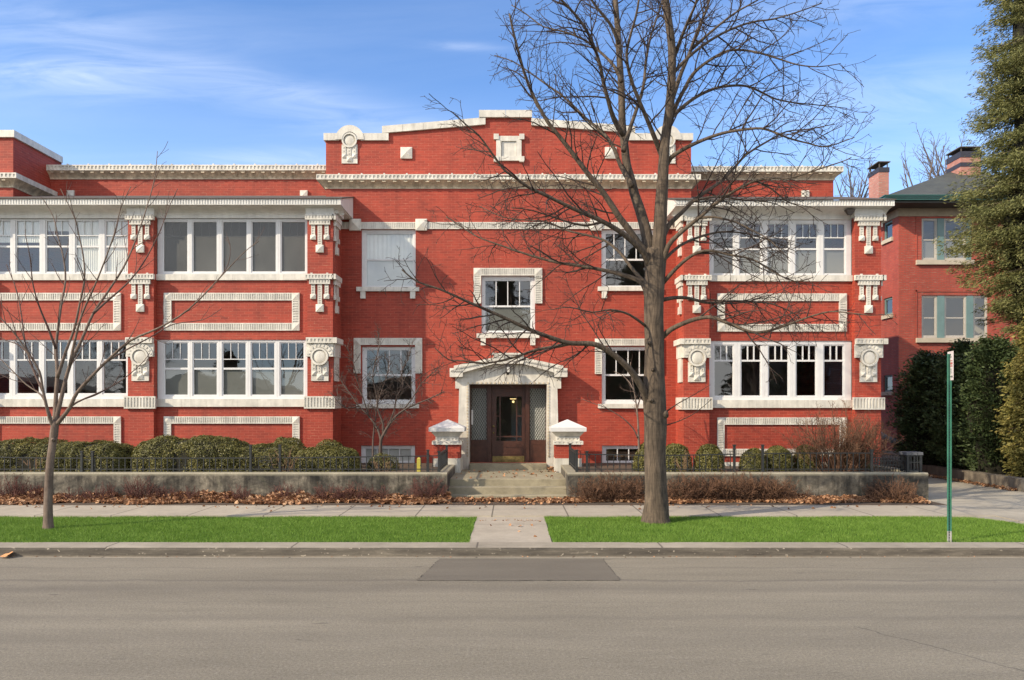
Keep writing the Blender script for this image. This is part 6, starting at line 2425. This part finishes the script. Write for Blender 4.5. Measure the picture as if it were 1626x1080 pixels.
# windows with teal mullions, pale sashes and stone sills
def house_group(hole, panes, rail_py, bl):
    y = HD + 0.05
    cuts = []
    for (a, b) in panes:
        cuts.append((hx(a), hx(b)))
    edges = [hole[0]] + [v for c in cuts for v in c] + [hole[1]]
    for k in range(0, len(edges), 2):
        if edges[k + 1] - edges[k] > 0.01:
            mbt = MB()
            mbt.box(edges[k] + 0.001, edges[k + 1] - 0.001, y - 0.03, y + 0.1, hole[2] + 0.001, hole[3] - 0.001)
            mbt.build('window_trim', M['teal_trim'], N_)
    for (a, b) in cuts:
        w = window(a, b, hole[2] + 0.002, hole[3] - 0.002, (a + 0.09, b - 0.09, hole[2] + 0.12, hole[3] - 0.10), y, rail=hzf(rail_py), parent=N_, mat='pale_frame', blind=bl, blind_z=(hole[2] + 0.1, hzf(rail_py)) if bl else None)


M['pale_frame'] = plain_mat('pale grey sash paint', (0.42, 0.40, 0.36), 0.6, 0.1, 4)
house_group(up, [(1464, 1488.8), (1499.5, 1535)], 380.5, 'blind')
house_group(lo, [(1464, 1488.8), (1500.2, 1535.2), (1546, 1568.8)], 504.5, None)
for z_, a, b in ((413.5, 1454, 1545), (537, 1454, 1571)):
    mb = MB(); mb.box(hx(a), hx(b), HD - 0.12, HD + 0.1, hzf(z_ + 7.2) , hzf(z_) - 0.001)
    mb.build('window_sill', M['stone_sill'], N_)
for a, b, c, d in ZS:
    mb = MB()
    t = 0.08
    mb.box(x0 + 0.05, x0 + 0.11, a, a + t, c, d); mb.box(x0 + 0.05, x0 + 0.11, b - t, b, c, d)
    mb.box(x0 + 0.05, x0 + 0.11, a + t, b - t, c, c + t); mb.box(x0 + 0.05, x0 + 0.11, a + t, b - t, d - t, d)
    w = mb.build('window', M['teal_trim'], N_)
    mb = MB(); mb.quad((x0 + 0.09, b, c), (x0 + 0.09, a, c), (x0 + 0.09, a, d), (x0 + 0.09, b, d)); mb.build('pane', M['glass'], w)
    mb = MB(); mb.box(x0 - 0.08, x0 + 0.11, a - 0.08, b + 0.08, c - 0.16, c - 0.001); mb.build('sill', M['stone_sill'], w)
# eaves, gutter, roof, chimneys
ov = 0.95
ze = hzf(330)
EY = HD - ov
mb = MB()
mb.box(x0 - ov, x1 + ov, EY + 0.05, D2 + ov, ze - 0.02, ze + 0.06)
mb.build('soffit', plain_mat('dark soffit boards', (0.055, 0.06, 0.055), 0.7, 0.2, 3), N_)
zg = Z(318, EY); zg2 = Z(310.5, EY)
mb = MB()
for y_, z_, hh, o in ((EY - 0.06, zg, (zg2 - zg) * 0.42, 0.0), (EY - 0.10, zg + (zg2 - zg) * 0.43, (zg2 - zg) * 0.35, 0.0), (EY - 0.14, zg + (zg2 - zg) * 0.79, (zg2 - zg) * 0.21, 0)):
    mb.box(x0 - ov - (EY - y_), x1 + ov, y_, EY + 0.049, z_, z_ + hh)
    mb.box(x0 - ov - (EY - y_), x0 - ov + 0.049, EY + 0.05, D2 + ov, z_, z_ + hh)
mb.build('gutter', M['green_trim'], N_)
mb = MB()
rz0 = zg2 + 0.01
cxr = (x0 + x1) / 2
rise = 2.85
half = (x1 - x0) / 2 + ov
a = (x0 - ov, EY - 0.05, rz0); b = (x1 + ov, EY - 0.05, rz0); c = (x1 + ov, D2 + ov, rz0); d = (x0 - ov, D2 + ov, rz0)
r0 = (cxr, EY + half, rz0 + rise); r1 = (cxr, D2 + ov - half, rz0 + rise)
mb.tri(a, b, r0); mb.quad(b, c, r1, r0); mb.tri(c, d, r1); mb.quad(d, a, r0, r1)
rf = mb.build('roof', M['shingle'], N_)
def chimney(pl, pc, pr, d, pt, pb, bands):
    """left corner, front corner and right edge columns of the photo"""
    w = X(pr, d) - X(pc, d)
    xa = X(pc, d)
    # the left face recedes: its depth from the left column
    dep = xa * F / (pl - 813.0) - d
    zt = Z(pt, d); zb_ = Z(pb, d) - 2.0
    mb = MB(); mb.box(xa, xa + w, d, d + dep, zb_, zt)
    c = mb.build('chimney', M['chimney_brick'], rf)
    return xa, xa + w, d, d + dep, zt
def chim_extra(box, hb, cap_h, second=None):
    xa, xb, ya, yb, zt = box
    mb = MB(); mb.box(xa - 0.02, xb + 0.02, ya - 0.02, yb + 0.02, zt - hb, zt + 0.02)
    if second:
        mb.box(xa - 0.012, xb + 0.012, ya - 0.012, yb + 0.012, zt - second[1], zt - second[0])
    mb.build('chimney_band', M['black_band'], rf)
    mb = MB()
    for xx in (xa + 0.03, xb - 0.07):
        for yy in (ya + 0.03, yb - 0.07):
            mb.box(xx, xx + 0.04, yy, yy + 0.04, zt + 0.021, zt + cap_h)
    mb.box(xa - 0.05, xb + 0.05, ya - 0.05, yb + 0.05, zt + cap_h, zt + cap_h + 0.04)
    mb.build('chimney_cap', M['roof_edge'], rf)
bx = chimney(1379.5, 1395.5, 1411.5, 35.0, 266.5, 312, None)
chim_extra(bx, 0.19, 0.24)
bx = chimney(1503.5, 1525.5, 1558, 37.0, 241, 290, None)
chim_extra(bx, 0.26, 0.20, (0.50, 0.70))
# small flat roof piece seen left of the first chimney
# drain pipe between the buildings, sky blue put into its colour
dp = MB()
pth, rr = smooth_path([P(1392, 687, 24.8), P(1400, 691, 25.0), P(1416, 699, 25.6), P(1432, 703.5, 26.4), P(1452, 708, 27.4)], [0.085] * 5, 4)
dp.tube(pth, rr, 10)
o = dp.build('drain_pipe', M['pipe'])
tag(o, 'blue grey sloping pipe crossing the gap between the two brick buildings', 'pipe')

# low concrete wall on the far side of the driveway
mb = MB()
mb.box(13.0, 13.28, 20.1, 34, 0.0, 0.49)
mb.box(13.281, 30, 20.1, 20.38, 0.0, 0.49)
lw = mb.build('low_wall', M['low_wall'])
tag(lw, 'low dark concrete wall along the far side of the driveway below the evergreens', 'wall')
sheet('garden_bed', [(13.2, 20.3), (40, 20.3), (40, 40), (13.2, 40)], 0.45, M['soil'])
lv = np.random.RandomState(15)
yy = lv.uniform(20.2, 30, 900); xx = 13.0 - np.abs(lv.normal(0, 0.09, 900)) - 0.03
leaf_mesh('leaf_litter', np.stack([xx, yy, 0.18 + lv.uniform(0, 0.05, 900)], 1), 0.06, 6, 'brown leaves along the foot of the low driveway wall')


# ------------------------------------------------------------------ evergreens
def conifer(name, label, cx, cy, z0, prof, n, size, mat, seed, cat='tree', trunk=0.12, droop=0.35, clump=1.0, group=None, aspect=0.42, core=0.55, tufts=9, tuft=0.09, whorl=0.0):
    """foliage sprays arranged on boughs; prof = [(z, radius)]"""
    rs = np.random.RandomState(seed)
    zs = np.array([p[0] for p in prof]); rr = np.array([p[1] for p in prof])
    root = empty(name, (cx, cy, z0))
    tag(root, label, cat, group)
    # boughs
    H = zs[-1] - zs[0]
    area = np.trapezoid(rr, zs) if hasattr(np, 'trapezoid') else np.trapz(rr, zs)
    nb = int(clump * 34 * area)
    w = np.interp(np.linspace(0, 1, 400), np.linspace(0, 1, 400), np.interp(np.linspace(zs[0], zs[-1], 400), zs, rr))
    cdf = np.cumsum(w); cdf /= cdf[-1]
    bz = np.interp(rs.uniform(0, 1, nb), cdf, np.linspace(zs[0], zs[-1], 400))
    if whorl:
        bz = np.round(bz / whorl) * whorl + rs.normal(0, 0.17, nb)
    ba = rs.uniform(0, 2 * np.pi, nb)
    br = np.interp(bz, zs, rr) * rs.uniform(0.62, 1.14, nb)
    # each bough carries tufts, each tuft a bunch of sprays
    mt = tufts
    per = max(4, n // (nb * mt))
    t = (0.25 + 0.75 * (np.arange(mt)[None, :] + rs.uniform(0, 1, (nb, mt))) / mt)
    side = rs.normal(0, 0.17, (nb, mt)) * (1.1 - 0.7 * t) * br[:, None]
    rad = t * br[:, None]
    dz = -droop * t ** 1.5 * br[:, None] * 0.8 + 0.16 * t ** 5 * br[:, None] - np.abs(side) * 0.35
    tc = np.stack([cx + rad * np.cos(ba)[:, None] - side * np.sin(ba)[:, None],
                   cy + rad * np.sin(ba)[:, None] + side * np.cos(ba)[:, None], bz[:, None] + dz], 2).reshape(-1, 1, 3)
    g = rs.normal(0, 1, (nb * mt, per, 3)) * np.array([tuft, tuft, tuft * 0.55])
    g[:, :, 2] -= np.abs(rs.normal(0, tuft * 0.7, (nb * mt, per)))
    p = (tc + g).reshape(-1, 3)
    ang_ = np.repeat(ba, mt * per)
    out = np.stack([np.cos(ang_), np.sin(ang_), np.full(len(ang_), -droop * 0.8)], 1)
    k = p[:, 2] > z0 + 0.02
    p, out = p[k], out[k]
    m = len(p)
    dirs = out * 0.8 + rs.normal(0, 0.36, (m, 3)); dirs /= np.linalg.norm(dirs, axis=1, keepdims=True)
    s = size * rs.uniform(0.6, 1.35, (m, 1))
    u = np.cross(dirs, rs.normal(0, 1, (m, 3)) + np.array([0, 0, 0.8])); u /= np.linalg.norm(u, axis=1, keepdims=True)
    q = np.stack([p - dirs * s, p + u * s * aspect, p + dirs * s, p - u * s * aspect], 1)
    np_mesh('crown', q.reshape(-1, 3), 4, M[mat], root)
    mb = MB()
    mb.tube([Vector((cx, cy, z0 - 0.1)), Vector((cx, cy, (z0 + zs[-1]) / 2)), Vector((cx, cy, zs[-1] - 0.2))], [trunk, trunk * 0.7, 0.03], 10)
    rng = random.Random(seed)
    for i in range(0, nb, 3):
        a = ba[i]
        e = Vector((cx + math.cos(a) * br[i] * 0.8, cy + math.sin(a) * br[i] * 0.8, bz[i] - droop * 0.45 * br[i]))
        mb.tube([Vector((cx, cy, bz[i])), e], [0.03, 0.008], 4, cap=False)
    mb.build('trunk', M['bark'], root, True)
    if core:  # near-black shell that closes the view through the sprays
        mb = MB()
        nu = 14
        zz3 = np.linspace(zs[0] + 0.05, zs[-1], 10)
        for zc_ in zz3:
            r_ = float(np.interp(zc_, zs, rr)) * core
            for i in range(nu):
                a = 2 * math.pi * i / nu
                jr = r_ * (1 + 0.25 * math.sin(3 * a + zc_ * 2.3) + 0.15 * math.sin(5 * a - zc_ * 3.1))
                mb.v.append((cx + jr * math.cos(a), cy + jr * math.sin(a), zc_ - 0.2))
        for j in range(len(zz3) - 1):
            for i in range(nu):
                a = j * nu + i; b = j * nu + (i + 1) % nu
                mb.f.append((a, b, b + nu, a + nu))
        mb.build('inner_core', M['core'], root, True)
    return root


SPD = 23.0
conifer('spruce', 'tall olive green spruce with drooping boughs at the right picture edge', X(1645, SPD), SPD, 0.45,
        [(1.5, 0.9), (3.2, 0.95), (4.2, 0.9), (5.0, 1.1), (6.4, 1.75), (7.4, 2.15), (8.7, 2.4), (9.5, 2.05), (10.4, 1.65), (11.3, 2.0), (12.5, 1.65), (14.5, 1.35), (17, 1.0), (20, 0.3)], 280000, 0.06, 'spruce_leaf', 3, droop=0.42, trunk=0.22, core=0.30, clump=1.1, tufts=10, tuft=0.095, aspect=0.19, whorl=0.7)
YG = 'dark evergreens behind the low driveway wall'
conifer('yew', 'dark green yew nearest the apartment building in its shadow', X(1478, 25.5), 25.5, 0.45, [(0.5, 1.0), (1.3, 1.15), (2.6, 1.05), (3.5, 0.75), (4.1, 0.2)], 42000, 0.055, 'yew_leaf', 11, 'shrub', droop=-0.35, clump=5.0, group=YG, core=0.55)
conifer('yew', 'tall dark green yew directly behind the street sign post', X(1532, 24.0), 24.0, 0.45, [(0.5, 1.0), (1.5, 1.15), (2.8, 1.0), (3.7, 0.7), (4.3, 0.2)], 42000, 0.055, 'yew_leaf', 12, 'shrub', droop=-0.35, clump=5.0, group=YG, core=0.55)
conifer('yew', 'dark green yew between the street sign post and the yellowish evergreen', X(1578, 22.6), 22.6, 0.45, [(0.5, 0.95), (1.5, 1.1), (2.9, 1.0), (3.8, 0.7), (4.3, 0.2)], 42000, 0.055, 'yew_leaf', 13, 'shrub', droop=-0.35, clump=5.0, group=YG, core=0.55)
conifer('cypress', 'yellowish green evergreen shrub at the right picture edge below the spruce', X(1652, 20.9), 20.95, 0.45, [(0.5, 0.62), (1.2, 0.78), (2.4, 0.85), (3.4, 0.75), (4.4, 0.5), (5.0, 0.15)], 52000, 0.05, 'gold_leaf', 14, 'shrub', droop=0.3, clump=7.0, core=0.5)

# --- far bare trees over the roofs
def far_tree(px, pyb, d, hpx, seed, label, wpx=60):
    rng = random.Random(seed)
    k = d / F
    base = Vector((X(px, d), d, 0.1))
    z_top = Z(pyb - hpx, d)
    root = empty('far_tree', base)
    tag(root, label, 'tree', 'bare trees behind the buildings')
    tr = MB(); cr = MB()
    zf_ = Z(pyb, d)
    tr.tube([base, Vector((base.x, d, zf_))], [0.22, 0.16], 8)
    cfg = [dict(dens=1.3, len=2.2, r=0.035, rmin=0.012, segs=5, wob=0.2, trop=0.1, ang=(20, 50), tmin=0.3, sides=4),
           dict(dens=1.6, len=1.0, r=0.016, rmin=0.009, segs=3, wob=0.25, trop=0.04, ang=(25, 60), tmin=0.2, sides=3),
           dict(dens=2.0, len=0.5, r=0.01, rmin=0.008, segs=2, wob=0.3, trop=0.0, ang=(25, 60), tmin=0.2, sides=3)]
    for i in range(7):
        a = rng.uniform(0, 6.28)
        dr = Vector((math.cos(a) * 0.55, math.sin(a) * 0.4, 1)).normalized()
        p, q = wander(Vector((base.x, d, zf_ - 0.4)), dr, (z_top - zf_) * rng.uniform(0.7, 1.05), 0.10, 0.015, 8, rng, 0.12, 0.05)
        cr.tube(p, q, 5)
        spawn(cr, p, q, 0, rng, cfg)
    tr.build('trunk', M['bark'], root, True)
    cr.build('crown', M['twig_far'], root, True)


far_tree(1352, 345, 52, 95, 1, 'bare far tree between the wing roof and the first chimney')
far_tree(1462, 345, 56, 130, 2, 'bare far tree rising over the hipped roof between the chimneys')
far_tree(1515, 330, 60, 150, 3, 'bare far tree whose twigs stick up behind the striped chimney')


# ------------------------------------------------------------------ the other side of the street (seen in the window panes)
def far_side_house(cx, cy, w, dep, h, rise, label, wall, seed):
    o = empty('house_opposite', (cx, cy, 0))
    tag(o, label, 'house')
    mb = MB()
    rngh = random.Random(seed)
    mb.box(cx - w / 2, cx + w / 2, cy - dep, cy, 0, h)
    mb.build('wall', wall, o)
    mb = MB()
    mb.poly_xz([(cx - w / 2 - 0.5, h + 0.001), (cx + w / 2 + 0.5, h + 0.001), (cx, h + rise)], cy - dep - 0.5, cy + 0.5)
    mb.build('roof', M['shingle'], o)
    for k in range(3):
        for z in (1.2, 4.0):
            if z + 1.4 > h: continue
            x = cx + (k - 1) * w * 0.3
            mb = MB(); mb.slab_panel(x - 0.55, x + 0.55, z, z + 1.4, cy + 0.001, 0.05, (x - 0.46, x + 0.46, z + 0.09, z + 1.31))
            f = mb.build('window', M['white'], o)
    return o


tan = plain_mat('tan house siding', (0.30, 0.24, 0.17), 0.8, 0.15, 2)
far_side_house(-25, -20, 12, 9, 3.6, 1.5, 'tan house across the street reflected in the left windows', tan, 1)
far_side_house(-7, -22, 11, 9, 3.8, 1.6, 'brick house across the street reflected in the windows left of the door', M['house_brick'], 2)
far_side_house(-43, -20, 14, 9, 3.6, 1.6, 'large tan house across the street reflected at the far left', tan, 5)
far_side_house(42, -20, 14, 9, 6.0, 2.6, 'large tan house across the street reflected at the far right', tan, 6)
far_side_house(8, -20, 13.5, 9, 6.2, 3.0, 'wide brick house across the street reflected in the right windows', M['house_brick'], 3)
far_side_house(26, -21, 12, 9, 6.4, 3.0, 'tan house across the street reflected in the rightmost windows', tan, 4)
for i, (x, y) in enumerate([(-33, -10), (-15, -9.5), (1.5, -10), (15, -9), (29, -10)]):
    o = copy_tree(T)
    o.location = (x, y, 0.1)
    o.rotation_euler = (0, 0, [0.6, 2.2, 4.0, 5.1, 1.4][i])
    o['label'] = 'bare tree across the street reflected in the windows'
    o['group'] = 'bare trees across the street'
for i, (x, y, h) in enumerate([(-0.5, -15, 14), (9.5, -16, 16), (3.0, -18, 13), (16.5, -12, 7.5), (20.5, -13, 8.5), (-20, -13, 6.5), (5.5, -14, 7.0)]):
    conifer('spruce_opposite', 'dark spruce across the street reflected in the windows', x, y, 0.1, [(0.3, 2.0), (2, 2.4), (h * 0.4, 2.2), (h * 0.75, 1.3), (h, 0.1)], 12000, 0.13, 'yew_leaf', 60 + i, droop=0.4, clump=1.0, core=0.6, group='spruces across the street')
